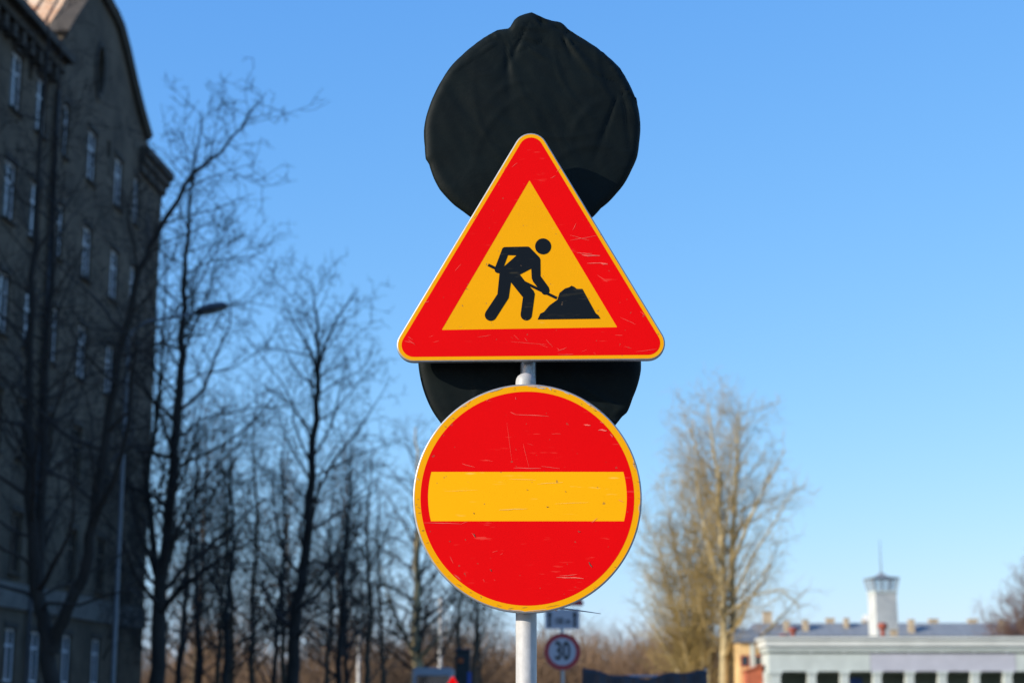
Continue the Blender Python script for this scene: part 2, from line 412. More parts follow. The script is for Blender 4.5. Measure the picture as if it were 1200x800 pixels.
heap = [(373, 663), (390, 626), (412, 616), (447, 575), (496, 540), (510, 497), (545, 469), (570, 462), (585, 452), (600, 458), (617, 472), (652, 472), (735, 624), (752, 636), (764, 658)]
v, f = flat_sheet([[z2(*p) for p in heap]], YT - 0.0017, 0.0007); mesh('soil_heap', v, f, M['ink'], ts, True)

# --- no-entry disc
def d2(px, py): p = P(px, py, YD); return Vector((p.x, p.z))
DC = d2(618, 584); PXD = (d2(700, 584) - d2(600, 584)).x / 100.0
Rd = 134.3 * PXD
N96 = 128
def circle2(c, r, n=96, base2=circle2):
    if c is DC: return [d2(618 + r / PXD * math.cos(2 * math.pi * i / n), 584 - r / PXD * math.sin(2 * math.pi * i / n)) for i in range(n)]
    return base2(c, r, n)
rings = [(circle2(DC, Rd - 0.0034, N96), YD), (circle2(DC, Rd - 0.0014, N96), YD + 0.0006), (circle2(DC, Rd - 0.0003, N96), YD + 0.0022), (circle2(DC, Rd, N96), YD + 0.005),
         (circle2(DC, Rd, N96), YD + 0.018), (circle2(DC, Rd - 0.012, N96), YD + 0.0185)]
v, f = loft(rings)
ds = mesh('no_entry_disc', v, f, M['plate'], sp, True); smooth_by_angle(ds, 40)
ds['label'] = 'round red no-entry sign with yellow rim and bar'
rr_ = 125.2 * PXD
v, f = flat_sheet([circle2(DC, Rd - 2.0 * PXD, N96), circle2(DC, rr_ - 0.4 * PXD, N96)[::-1]], YD - 0.0008, 0.0006); mesh('yellow_ring', v, f, M['yellow'], ds, True)
rb = 116.5 * PXD; hb = 29.0 * PXD; ab = math.asin(hb / rb)
bar = [DC + Vector((rb * math.cos(a), rb * math.sin(a))) for a in [(-ab + 2 * ab * i / 14) for i in range(15)]]
bar += [DC + Vector((-rb * math.cos(a), rb * math.sin(a))) for a in [(ab - 2 * ab * i / 14) for i in range(15)]]
bar = [Vector((p.x, p.y + 2.6 * PXD)) for p in bar]
v, f = flat_sheet([circle2(DC, rr_, N96), bar[::-1]], YD - 0.0010, 0.0008); mesh('red_field', v, f, M['red'], ds, True)
bc = Vector((DC.x, DC.y + 2.6 * PXD))
v, f = flat_sheet([[bc + (p - bc) * 1.003 for p in bar]], YD - 0.0008, 0.0006); mesh('yellow_bar', v, f, M['yellow_bar'], ds, True)

# --- scratches and chips: thin tapered marks lying on the sheeting
def marks(fn, Y, lst, name, m, parent):
    rs = random.Random(len(lst)); V = []; Fc = []
    for (x0, y0, x1, y1, w) in lst:
        n = 7; k = len(V); dx, dy = x1 - x0, y1 - y0; L_ = math.hypot(dx, dy) or 1; nx, ny = -dy / L_, dx / L_
        off = 0
        for i in range(n):
            t = i / (n - 1); off += rs.uniform(-0.5, 0.5)
            ww = 0.62 * w * (0.12 + math.sin(math.pi * (0.08 + 0.84 * t)) * rs.uniform(0.55, 1.0)) * 0.5
            cx, cy = x0 + dx * t + nx * off * min(1, w), y0 + dy * t + ny * off * min(1, w)
            for s_ in (1, -1):
                p = fn(cx + nx * ww * s_, cy + ny * ww * s_); V.append(Vector((p.x, Y, p.y)))
        for i in range(n - 1):
            a = k + i * 2; Fc.append((a, a + 1, a + 3, a + 2))
    o = mesh(name, V, Fc, m, parent, True); o['kind'] = 'stuff'
    return o
rs = random.Random(5)
tm = [(682, 299, 703, 300, 2.2), (676, 296, 694, 297.5, 1.0), (688, 309, 712, 309.5, 1.2), (704, 309, 712, 310, 2.0), (668, 282, 700, 276, 0.6), (668, 276, 690, 283, 0.6), (671, 270, 675, 262, 0.7),
      (652, 202, 657, 196, 0.7), (645, 209, 651, 206, 0.6), (600, 196, 606, 191, 0.6), (590, 200, 593, 195, 0.5), (554, 256, 557, 251, 0.8), (497, 355, 502, 352, 0.9), (478, 398, 486, 404, 0.7), (474, 400, 484, 402, 0.6),
      (484, 398, 478, 394, 0.6), (750, 365, 756, 371, 0.7), (653, 411, 664, 407, 0.6), (654, 415, 672, 415, 0.6), (640, 398, 648, 406, 0.5), (598, 400, 640, 404, 0.4), (560, 395, 575, 392, 0.4), (745, 412, 770, 409, 0.4),
      (700, 322, 712, 330, 0.5), (727, 372, 745, 380, 0.5), (533, 318, 540, 309, 0.5), (602, 393, 608, 398, 0.4)]
tm += [(x, y, x + rs.uniform(2, 9), y + rs.uniform(-4, 4), rs.uniform(0.25, 0.55)) for x, y in [(rs.uniform(500, 745), rs.uniform(390, 414)) for _ in range(9)]]
marks(t2, YT - 0.0019, tm, 'scratches', M['scratch'], ts)
dm = [(603, 486, 643, 489, 0.9), (598, 483, 604, 486, 0.9), (684, 497, 692, 498, 2.2), (701, 504, 711, 504, 2.6), (715, 508, 718, 512, 1.6), (703, 494, 707, 497, 1.0), (652, 676, 684, 678, 2.0), (656, 674, 676, 674, 0.9),
      (602, 548, 634, 548, 1.0), (541, 543, 556, 548, 0.7), (634, 546, 656, 549, 0.6), (497, 612, 540, 614, 0.9), (540, 614, 548, 612, 0.6), (693, 612, 700, 607, 0.9), (553, 624, 557, 630, 0.7), (532, 672, 539, 680, 1.0),
      (534, 674, 541, 679, 0.6), (527, 651, 531, 660, 0.4), (725, 585, 731, 587, 0.9), (570, 470, 573, 468, 0.9), (548, 474, 552, 470, 0.9), (604, 465, 606, 467, 1.0), (613, 520, 620, 547, 0.4), (594, 495, 600, 540, 0.3)]
dm += [(x, y, x + rs.uniform(2, 12), y + rs.uniform(-3, 3), rs.uniform(0.25, 0.6)) for x, y in [(618 + 115 * math.sqrt(rs.random()) * math.cos(a), 584 + 115 * math.sqrt(rs.random()) * math.sin(a)) for a in [rs.uniform(0, 6.28) for _ in range(16)]] if abs(y - 582) > 34]
marks(d2, YD - 0.0019, dm, 'scratches', M['scratch'], ds)
ym = [(585, 597, 618, 595, 0.8), (630, 567, 660, 565, 0.6), (596, 561, 628, 562, 0.4), (650, 590, 690, 589, 0.4), (520, 575, 560, 574, 0.3)]
marks(d2, YD - 0.0019, ym, 'bar_scratches', M['scratch_y'], ds)
kd = [(640, 594, 642, 595, 1.6), (555, 600, 556, 602, 1.4), (617, 573.5, 618.5, 574, 1.2), (662, 575, 663.5, 576, 1.1), (677, 622, 680, 623, 1.6), (554, 625, 557, 629, 1.6), (690, 658, 694, 664, 2.4), (574, 667, 576.5, 668.5, 1.8),
      (526, 634, 527.5, 635, 1.2), (650, 715, 653, 716, 2.2), (703, 482, 704, 483, 1.4), (681, 472.5, 682, 473, 1.2), (535, 684, 541, 687, 0.8), (611, 712, 618, 711, 0.7), (595, 713, 602, 712.5, 0.6), (640, 711, 655, 708, 0.6), (521, 499, 523, 500, 1.0)]
kd += [(618 + 129.5 * math.cos(a), 584 + 129.5 * math.sin(a), 618 + 129.5 * math.cos(a) + rs.uniform(1, 4), 584 + 129.5 * math.sin(a) + rs.uniform(-1, 2), rs.uniform(0.4, 0.9)) for a in [rs.uniform(0, 6.28) for _ in range(26)]]
marks(d2, YD - 0.0020, kd, 'dents', M['scratch_d'], ds)
ch = [(573, 458, 589, 454, 1.6), (618, 451.5, 634, 452.5, 1.4), (628, 450, 640, 453, 3.0), (643, 453, 646, 457, 4.0), (662, 457, 668, 460, 2.0), (686, 467, 700, 476, 1.3), (700, 475, 706, 480, 1.4), (541, 476, 545, 472, 1.2), (742, 540, 745, 549, 1.0),
      (486, 560, 490, 563, 1.4), (750, 590, 749, 600, 1.0), (595, 715, 616, 716.5, 1.2), (616, 716, 640, 715, 1.0), (488, 555, 490, 556.5, 1.3)]
def clampr(x, y):
    dx, dy = x - 618, y - 584; r_ = math.hypot(dx, dy); k_ = min(1, 131.8 / r_); return 618 + dx * k_, 584 + dy * k_
ch = [(*clampr(a, b_), *clampr(c, d), w_) for a, b_, c, d, w_ in ch]
marks(d2, YD - 0.0018, ch, 'paint_chips', M['chip'], ds)

# --- clamps and brackets
def clamp(yf, yb, cx, cy, rad, z, name='clamp'):
    c = MB()
    c.lathe([(rad + 0.0005, z - 0.018), (rad + 0.004, z - 0.018), (rad + 0.004, z + 0.018), (rad + 0.0005, z + 0.018)], 24, cx, cy, False)
    c.box(cx - 0.07, cx + 0.07, yf, yf + 0.006, z - 0.018, z + 0.018)
    c.box(cx - 0.02, cx + 0.02, yf + 0.006, cy - rad * 0.7, z - 0.016, z + 0.016)
    o = c.build(name, M['galv'], sp, True); return o
for zz in (DC.y + 0.12, DC.y - 0.12): clamp(YD + 0.0187, 0, base.x - 0.003, 4.66, rp, zz)
for pyy in (220, 372): clamp(YT + 0.0197, 0, base.x + 0.004, 4.713, 0.0215, P(620, pyy, 4.67).z)
# brackets that tie the rear pole to the front pole, and the loose end of the steel strap
for zz in (0.9, 1.55, ztop - 0.08):
    b = MB(); b.box(base.x - 0.036, base.x + 0.036, 4.628, 4.737, zz - 0.012, zz + 0.012, 0.003)
    b.build('pole_bracket', M['galv'], sp, True)
b = MB(); b.tube([P(612, 712, 4.663), P(640, 711.5, 4.667), P(664, 713.2, 4.67), P(686, 716.0, 4.672), P(704, 718.6, 4.674)], [0.0024, 0.0024, 0.002, 0.0015, 0.0007], 6)
b.build('strap_end', M['galv'], sp, True)

# --- the two covered discs (metal inside the cloth)
def zc(px, py, Y): return P(px, py, Y)
COV = []
def cover(outline_px, Yc, yaw, cpx, seed, label, bunch, rim=0.011, puff=0.020):
    """cloth bag pulled over a round plate: traced outline on its own (yawed) plane, domed, wrinkled, with a real back"""
    c0 = P(cpx[0], cpx[1], Yc)
    ax = Vector((math.cos(yaw), math.sin(yaw), 0)); nz = Vector((math.sin(yaw), -math.cos(yaw), 0))   # nz faces the camera
    def onplane(px, py):
        d = ray(px, py); o_ = Vector((0, 0, CAM_Z)); t = (c0 - o_).dot(nz) / d.dot(nz); q = o_ + d * t - c0
        return Vector((q.dot(ax), q.z))
    op = [onplane(*q) for q in outline_px]
    pol = sorted((math.atan2(q.y, q.x), q.length) for q in op)
    def rad(a):
        a = (a + math.pi) % (2 * math.pi) - math.pi
        for i in range(len(pol)):
            a0, q0 = pol[i - 1] if i else (pol[-1][0] - 2 * math.pi, pol[-1][1]); a1, q1 = pol[i]
            if a0 <= a <= a1: return q0 + (q1 - q0) * (a - a0) / (a1 - a0 + 1e-9)
        a0, q0 = pol[-1]; a1, q1 = pol[0][0] + 2 * math.pi, pol[0][1]
        return q0 + (q1 - q0) * (a - a0) / (a1 - a0 + 1e-9)
    rs = random.Random(seed); NA, NR = 240, 44
    bun = [onplane(*q) for q in bunch]
    folds = []
    for bq in bun:
        for _ in range(14):
            folds.append((bq, rs.uniform(-math.pi, math.pi), rs.uniform(0.02, 0.085), rs.uniform(0.10, 0.36), rs.uniform(0.45, 1.0) * rs.choice((-1, 1))))
    creases = [(Vector((rs.uniform(-.2, .2), rs.uniform(-.2, .2))), rs.uniform(0, math.pi), rs.uniform(0.05, 0.16), rs.uniform(0.006, 0.014), rs.uniform(0.3, 0.9)) for _ in range(16)]
    def disp(q):
        h = 0.0
        for bq, an, wd, ln, am in folds:
            d = q - bq; L_ = d.length
            if L_ > ln: continue
            da = (math.atan2(d.y, d.x) - an + math.pi) % (2 * math.pi) - math.pi
            h += am * 0.007 * math.exp(-(da / wd) ** 2) * (1 - L_ / ln) * min(1, L_ / 0.03)
        for cq, an, ln, wd, am in creases:
            d = q - cq; e = Vector((math.cos(an), math.sin(an))); al = d.dot(e); ac = d.x * -e.y + d.y * e.x + 0.25 * al * al / ln
            h += am * 0.0022 * math.exp(-(al / ln) ** 2 - (ac / wd) ** 2)
        h += 0.0035 * mnoise.noise(Vector((q.x * 9, q.y * 7, seed))) + 0.0016 * mnoise.noise(Vector((q.x * 26 + q.y * 14, q.y * 9 - q.x * 5, seed * 2.0)))
        return h
    V = [c0 + nz * (puff * 0.7 + rim + disp(Vector((0, 0))))]; Fc = []
    ra = [rad(2 * math.pi * i / NA) for i in range(NA)]
    prof = []
    for k in range(1, NR + 1): prof.append((k / NR, 1))
    for k in range(1, 8):
        prof.append((1.0 - 0.06 * (k / 7) ** 2, 1 - k / 3.5))
    prof += [(0.7, -1), (0.35, -1)]
    for s_, side in prof:
        for i in range(NA):
            a = 2 * math.pi * i / NA; r_ = ra[i] * s_
            q = Vector((r_ * math.cos(a), r_ * math.sin(a)))
            if side == 1:
                edge = max(0.0, (s_ - 0.93) / 0.07)
                h = puff * (1 - s_ ** 2) * 0.7 + rim * (1 - edge ** 2 * 0.85) + disp(q)
            else: h = rim * 0.15 * max(side, 0) + min(side, 0) * rim * 1.1 + 0.3 * disp(q)
            V.append(c0 + ax * q.x + Vector((0, 0, q.y)) + nz * h)
    for i in range(NA): Fc.append((0, 1 + i, 1 + (i + 1) % NA))
    n = len(prof)
    for k in range(n - 1):
        for i in range(NA):
            j = (i + 1) % NA; A = 1 + k * NA
            Fc.append((A + i, A + NA + i, A + NA + j, A + j))
    Fc.append(tuple(1 + (n - 1) * NA + i for i in range(NA)))
    o = mesh('sign_cover', V, Fc, M['cover'], None, False, True)
    tag(o, label, 'sign cover')
    # the round plate inside
    mb = MB(); n_ = 48; rr = 0.262
    vv = []; ff = []
    for h in (0.004, -0.004):
        for i in range(n_):
            a = 2 * math.pi * i / n_; vv.append(c0 + ax * rr * math.cos(a) + Vector((0, 0, rr * math.sin(a))) + nz * h)
    ff = [tuple(range(n_)), tuple(range(2 * n_ - 1, n_ - 1, -1))] + [(i, n_ + i, n_ + (i + 1) % n_, (i + 1) % n_) for i in range(n_)]
    mesh('covered_plate', vv, ff, M['plate_back'], sp, True)
    return o
UO = [(470, 47), (447, 52), (422, 62), (405, 76), (396, 96), (385, 106), (342, 111), (322, 124), (262, 164), (220, 200), (180, 240), (148, 288), (120, 340), (100, 390), (88, 430), (82, 470), (85, 530), (88, 575), (100, 592),
      (120, 650), (138, 684), (160, 710), (190, 740), (225, 765), (262, 792), (330, 835), (400, 858), (470, 866), (560, 850), (640, 815), (690, 785), (720, 752), (742, 735), (775, 700), (800, 670), (830, 615), (850, 570), (858, 515), (862, 470), (858, 410),
      (848, 365), (830, 320), (812, 285), (790, 247), (755, 213), (720, 185), (680, 155), (640, 130), (602, 106), (588, 90), (572, 80), (548, 77), (528, 71), (508, 67), (486, 55)]
UO = [(470 + x / 3.077, y / 3.077) for x, y in UO]
cover(UO, 4.756, R(10), (623, 148), 11, 'black cloth cover with a bunched peak, above and behind the roadworks triangle', [(621, 22), (592, 44), (655, 38), (726, 100)])
LO = [(490, 425), (493, 445), (499, 465), (507, 482), (516, 495), (530, 515), (560, 540), (600, 556), (640, 556), (680, 537), (705, 515), (722, 497), (728, 489), (735, 483), (741, 467), (748, 448), (751, 434), (751, 420), (749, 400), (742, 375), (728, 345),
      (705, 318), (670, 300), (622, 293), (580, 300), (540, 318), (512, 345), (497, 380), (491, 400)]
cover(LO, 4.768, R(6), (620, 424), 23, 'black cloth cover mostly hidden between the triangle and the no-entry disc', [(735, 484), (700, 520)], 0.010, 0.010)

# ================================================================== TEXT helper
def text_outline(s, size, offset=0.0):
    cu = bpy.data.curves.new('t', 'FONT'); cu.body = s; cu.size = size; cu.align_x = 'CENTER'; cu.align_y = 'CENTER'; cu.offset = offset; cu.resolution_u = 4
    ob = bpy.data.objects.new('t', cu); C.objects.link(ob)
    dg = bpy.context.evaluated_depsgraph_get(); me = bpy.data.meshes.new_from_object(ob.evaluated_get(dg))
    vs_ = [v.co.copy() for v in me.vertices]; fs = [tuple(p.vertices) for p in me.polygons]
    bpy.data.objects.remove(ob); bpy.data.curves.remove(cu); bpy.data.meshes.remove(me)
    return vs_, fs

# ================================================================== SPEED LIMIT SIGN POST (in the shade of the houses)
Y30 = 29.0
c30 = P(659, 763, Y30)
s3 = thing('sign_post', 'shaded sign post with a 30 limit disc under a distance plate', 'traffic sign', (c30.x, Y30 + 0.05, 0.12))
b = MB(); b.lathe([(0.02, 0.12), (0.03, 0.12), (0.03, 4.2), (0.022, 4.21)], 16, c30.x, Y30 + 0.05); o = b.build('pole', M['galv'], s3, True); smooth_by_angle(o)
R30 = 21.5 * 0.6 / 43 
v, f = loft([(circle2((c30.x, c30.z), R30, 48), Y30), (circle2((c30.x, c30.z), R30, 48), Y30 + 0.018)]); d30 = mesh('speed_limit_disc', v, f, M['plate'], s3, True)
d30['label'] = 'round white 30 limit sign with red ring'
v, f = flat_sheet([circle2((c30.x, c30.z), R30 - 0.004, 48), circle2((c30.x, c30.z), R30 * 0.74, 48)[::-1]], Y30 - 0.003, 0.002); mesh('red_ring', v, f, M['signred'], d30, True)
v, f = flat_sheet([circle2((c30.x, c30.z), R30 * 0.745, 48)], Y30 - 0.002, 0.0015); mesh('white_field', v, f, M['signwhite'], d30, True)
vt, ft = text_outline('30', 0.30, 0.008)
mesh('digits', [Vector((c30.x + p.x * 0.86, Y30 - 0.005, c30.z + p.y * 1.36 )) for p in vt], ft, M['signink'], d30, True)
pz0, pz1 = P(659, 736.5, Y30).z, P(659, 713, Y30).z; hw = 20.5 * 0.6 / 43
v, f = loft([(rounded_poly([(c30.x - hw, pz0), (c30.x + hw, pz0), (c30.x + hw, pz1), (c30.x - hw, pz1)], 0.02, 4), Y30), (rounded_poly([(c30.x - hw, pz0), (c30.x + hw, pz0), (c30.x + hw, pz1), (c30.x - hw, pz1)], 0.02, 4), Y30 + 0.012)])
pl = mesh('distance_plate', v, f, M['signwhite'], s3, True)
pl['label'] = 'white plate with two arrows and 100 m'
for sx in (-1, 1):
    ax_ = c30.x + sx * hw * 0.72; w_ = 0.022
    pts = [(ax_ - w_, pz0 + 0.03), (ax_ + w_, pz0 + 0.03), (ax_ + w_, pz1 - 0.11), (ax_ + 0.05, pz1 - 0.11), (ax_, pz1 - 0.03), (ax_ - 0.05, pz1 - 0.11), (ax_ - w_, pz1 - 0.11)]
    v, f = flat_sheet([[Vector(p) for p in pts]], Y30 - 0.003, 0.002); mesh('arrow', v, f, M['signink'], pl, True)
vt, ft = text_outline('100 m', 0.15, 0.004)
mesh('plate_text', [Vector((c30.x + p.x * 0.72, Y30 - 0.003, (pz0 * 0.62 + pz1 * 0.38) + p.y)) for p in vt], ft, M['signink'], pl, True)
# red triangle above, mostly hidden behind the no-entry disc
tz = P(659, 709.5, Y30).z
tcn = [(c30.x - 0.385, tz), (c30.x + 0.385, tz), (c30.x, tz + 0.667)]
v, f = loft([(rounded_poly(tcn, 0.04, 6), Y30), (rounded_poly(tcn, 0.04, 6), Y30 + 0.016)]); t30 = mesh('warning_triangle', v, f, M['plate'], s3, True)
tin = inset_poly(tcn, 0.085)
v, f = flat_sheet([rounded_poly(inset_poly(tcn, 0.004), 0.036, 6), rounded_poly(tin, 0.008, 6)[::-1]], Y30 - 0.003, 0.002); mesh('red_band', v, f, M['signred'], t30, True)
v, f = flat_sheet([rounded_poly(inset_poly(tin, -0.002), 0.008, 6)], Y30 - 0.002, 0.001); mesh('white_field', v, f, M['signwhite'], t30, True)

# ---- low roadworks triangle whose red tip shows at the bottom edge
Yr = 20.0; ap = P(530.5, 791.5, Yr)
s4 = thing('sign_post', 'low red-bordered triangle sign in front of the van, only its tip showing', 'traffic sign', (ap.x, Yr + 0.05, 0.004))
b = MB(); b.lathe([(0.02, 0.004), (0.025, 0.004), (0.025, ap.z - 0.1)], 14, ap.x, Yr + 0.05); b.box(ap.x - 0.3, ap.x + 0.3, Yr - 0.15, Yr + 0.25, 0.0045, 0.10, 0.02); b.build('pole', M['galv'], s4, True)
zz = ap.z + 0.02
tcn = [(ap.x - 0.385, zz - 0.667), (ap.x + 0.385, zz - 0.667), (ap.x, zz)]
v, f = loft([(rounded_poly(tcn, 0.02, 6), Yr), (rounded_poly(tcn, 0.02, 6), Yr + 0.016)]); t4 = mesh('warning_triangle', v, f, M['plate'], s4, True)
tin = inset_poly(tcn, 0.085)
v, f = flat_sheet([rounded_poly(inset_poly(tcn, 0.003), 0.018, 6), rounded_poly(tin, 0.006, 6)[::-1]], Yr - 0.003, 0.002); mesh('red_band', v, f, M['red'], t4, True)
v, f = flat_sheet([rounded_poly(inset_poly(tin, -0.002), 0.006, 6)], Yr - 0.002, 0.001); mesh('yellow_field', v, f, M['yellow'], t4, True)

# ================================================================== LEFT APARTMENT BUILDING
PHI = math.pi / 2 - ST_A
O = ST_N * -FAC
U0, U1 = 36.0, F(178, 500)[0]
GU0, GU1 = F(68, 60)[0], U1
ZE = 24.9                                                   # eaves
bld = thing('apartment_building', 'tall grey-brown rendered apartment house with a gabled bay and oval attic window', 'building', (O.x, O.y, 0), PHI)
# local frame: x along the street, -y out to the street, z up
win_w, win_h, depth = 1.05, 2.05, 0.22
row_top = [F(108, 153)[1]]
storey = F(108, 153)[1] - F(101.5, 265)[1]
rows = [row_top[0] - storey * i for i in range(6)]          # window heads
rows[5] = max(rows[5], 3.6)
cols_px = [15, 46, 74, 108.5, 141, 163]
cols = [F(x, 170)[0] for x in cols_px]
c0_ = cols[0]
cols = [c0_ - 3.1 * k for k in range(6, 0, -1)] + cols
holes = []
for ri, zt in enumerate(rows):
    for cu_ in cols:
        if cu_ - win_w / 2 < U0 + 0.4 or cu_ + win_w / 2 > U1 - 0.3: continue
        w_ = win_w if abs(cu_ - cols[-1]) > 0.01 else 0.7
        h_ = win_h if ri < 5 else 1.75
        holes.append((cu_ - w_ / 2, cu_ + w_ / 2, zt - h_, zt))
slits = []
for px_, py0, py1 in ((36.5, 74, 95), (128, 165, 185)):
    uu, z1_ = F(px_, py0); _, z0_ = F(px_, py1); slits.append((uu - 0.17, uu + 0.17, z0_, z1_))
ov_u, ov_z = F(117, 83)
def facade(name, u0, u1, z0, z1, hs, m, parent, y=0.0, dp=depth):
    us = sorted({u0, u1, *[h[0] for h in hs], *[h[1] for h in hs]}); zs = sorted({z0, z1, *[h[2] for h in hs], *[h[3] for h in hs]})
    mb = MB()
    for i in range(len(us) - 1):
        for j in range(len(zs) - 1):
            cu2, cz2 = (us[i] + us[i + 1]) / 2, (zs[j] + zs[j + 1]) / 2
            if any(h[0] < cu2 < h[1] and h[2] < cz2 < h[3] for h in hs): continue
            mb.add([(us[i], y, zs[j]), (us[i + 1], y, zs[j]), (us[i + 1], y, zs[j + 1]), (us[i], y, zs[j + 1])], [(0, 1, 2, 3)])
    for h in hs:
        a, b_, c, d = h
        mb.add([(a, y, c), (b_, y, c), (b_, y, d), (a, y, d), (a, y + dp, c), (b_, y + dp, c), (b_, y + dp, d), (a, y + dp, d)], [(0, 4, 5, 1), (1, 5, 6, 2), (2, 6, 7, 3), (3, 7, 4, 0)])
    return mb
allh = holes + slits
zp0, zp1 = F(75, 711)[1] - 0.0, F(75, 700)[1] + 0.2
zp0 = F(75, 722)[1]
fm = facade('w', U0, U1, 0.0, ZE, allh, None, None)
fm.add([(U0, 0.001, 0), (U0, 13, 0), (U0, 13, ZE), (U0, 0.001, ZE)], [(0, 3, 2, 1)])
fm.add([(U1, 0.0, 0), (U1, 13, 0), (U1, 13, ZE), (U1, 0.0, ZE)], [(0, 1, 2, 3)])
fm.add([(U0, 13, 0), (U1, 13, 0), (U1, 13, ZE), (U0, 13, ZE)], [(3, 2, 1, 0)])
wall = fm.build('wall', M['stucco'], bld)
# gable above the right bay (a closed slab with an oval recess)
gout = [(U1 + 0.0, ZE)] + [F(171, 163), F(162, 132), F(153, 96), F(145, 60), F(138, 34), F(132, 20), F(116, -8), F(109, -22), F(103, -8), F(95, 8), F(83, 26), F(74, 42), (GU0 - 0.3, ZE)]
gout = [(u_, max(z_, ZE)) for u_, z_ in gout]
ovl = [(ov_u + 0.46 * math.cos(2 * math.pi * i / 24), ov_z + 1.0 * math.sin(2 * math.pi * i / 24)) for i in range(24)]
def slab(loops, y0, y1):
    l3 = [[Vector((p[0], p[1], 0)) for p in l] for l in loops]; tr = geometry.tessellate_polygon(l3); fl = [p for l in l3 for p in l]; n = len(fl)
    v = [(p.x, y0, p.y) for p in fl] + [(p.x, y1, p.y) for p in fl]; f = []
    for t in tr:
        a, b_, c = [fl[i] for i in t]; s = (b_ - a).cross(c - a).z
        t = tuple(t) if s > 0 else (t[0], t[2], t[1]); f.append(t); f.append(tuple(n + i for i in t[::-1]))
    k = 0
    for l in l3:
        for i in range(len(l)): f.append((k + i, n + k + i, n + k + (i + 1) % len(l), k + (i + 1) % len(l)))
        k += len(l)
    return v, f
gz = [(u_, z_) for u_, z_ in gout]
v, f = slab([gz[:-1] + [gz[-1]]], 0.0, 0.5)
inov = ov_z - 1.25 > ZE + 0.1
v, f = slab([gz] + ([ovl] if inov else []), 0.002, 0.5)
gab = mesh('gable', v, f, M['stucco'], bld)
v, f = slab([ovl], -0.03 if not inov else 0.3, 0.02 if not inov else 0.32); mesh('oval_window', v, f, M['glass'], bld)
ring = [(ov_u + 0.62 * math.cos(2 * math.pi * i / 24), ov_z + 1.2 * math.sin(2 * math.pi * i / 24)) for i in range(24)]
v, f = slab([ring, ovl[::-1]], -0.07, 0.0); mesh('oval_surround', v, f, M['cornice'], bld)
# coping along the gable edge
cop = MB()
for i in range(len(gz) - 2):
    (ua, za), (ub, zb) = gz[i], gz[i + 1]
    if i == 0: continue
    d = Vector((ub - ua, 0, zb - za)); L_ = d.length
    if L_ < 0.05: continue
    d /= L_; nrm = Vector((-d.z, 0, d.x)); nrm = nrm if nrm.z > 0 else -nrm
    A = Vector((ua, 0, za)) - d * 0.04; B = Vector((ub, 0, zb)) + d * 0.04
    vv = []
    for p_ in (A, B):
        for (nn, yy) in ((0.24, -0.28), (0.24, 0.6), (-0.05, 0.6), (-0.05, -0.16)): vv.append(p_ + nrm * nn + Vector((0, yy, 0)))
    cop.add(vv, [(0, 1, 2, 3), (7, 6, 5, 4), (0, 4, 5, 1), (1, 5, 6, 2), (2, 6, 7, 3), (3, 7, 4, 0)])
cop.build('gable_coping', M['cornice'], bld)
# main cornice left of the gable with brackets, eaves cornice at the right end
cz = F(30, 30)[1]
cn = MB()
for (z0, z1, pr) in ((ZE - 0.95, ZE - 0.6, 0.18), (ZE - 0.6, ZE - 0.25, 0.42), (ZE - 0.25, ZE + 0.05, 0.75)):
    cn.box(U0, GU0 - 0.2, -pr, -0.001, z0, z1 - 0.002)
cnm = cn.build('cornice', M['cornice'], bld)
k = 0; u_ = U0 + 0.4
dm_ = MB(); dm_.box(-0.16, 0.16, -0.36, -0.002, -0.5, 0, 0.0); dmo = None
while u_ < GU0 - 0.5:
    if dmo is None: dmo = dm_.build('bracket', M['cornice'], cnm, loc=(u_, 0, ZE - 0.62 - 0.0)); dmesh = dmo.data
    else:
        link('bracket', dmesh, None, cnm, loc=(u_, 0, ZE - 0.62))
    u_ += 0.85
ec = MB(); eu0 = F(172, 170)[0]
for (z0, z1, pr) in ((ZE - 0.9, ZE - 0.5, 0.16), (ZE - 0.5, ZE - 0.15, 0.28), (ZE - 0.15, ZE + 0.2, 0.42)):
    ec.box(eu0 - 1.0, U1 + pr, -pr, 0.8, z0, z1 - 0.002)
ec.build('eaves_cornice', M['cornice'], bld)
# pale band above the ground floor, plinth
b = MB(); b.box(U0 + 0.01, U1 + 0.05, -0.10, -0.001, zp0, zp0 + 0.85); b.build('stone_band', M['stone'], bld)
# drainpipe where the bay meets the main wall
b = MB(); b.tube([(GU0 - 0.05, -0.14, 0.2), (GU0 - 0.05, -0.14, ZE - 1.2)], 0.065, 8); b.build('drainpipe', M['roofdark'], bld)
b = MB(); b.box(GU0 + 0.1, GU0 + 0.65, -0.12, -0.001, zp0 + 0.9, ZE - 0.1); b.build('pilaster', M['stucco'], bld)
# roof: low dark main roof, and the rusty sheet roof of the gabled bay running back from the gable wall
rz = ZE + 2.4
pk = max(gz, key=lambda q: q[1])
rf = MB()
rf.add([(U0 - 0.1, -0.5, ZE + 0.12), (GU0 - 0.25, -0.5, ZE + 0.12), (GU0 - 0.25, 6.5, rz), (U0 - 0.1, 6.5, rz)], [(0, 1, 2, 3)])
rf.add([(U0 - 0.1, 6.5, rz), (U1, 6.5, rz), (U1, 13.4, ZE + 0.12), (U0 - 0.1, 13.4, ZE + 0.12)], [(0, 1, 2, 3)])
roof = rf.build('roof', M['roofdark'], bld)
GL = Vector((GU0 - 0.2, 0, ZE + 0.5)); GP = Vector((pk[0], 0, pk[1] + 0.12)); GRr = Vector((gz[1][0], 0, gz[1][1]))
GB = 9.0
gr = MB()
gr.add([GL + Vector((0, .3, 0)), GP + Vector((0, .3, 0)), GP + Vector((0, GB, 0)), GL + Vector((0, GB, 0))], [(3, 2, 1, 0)])
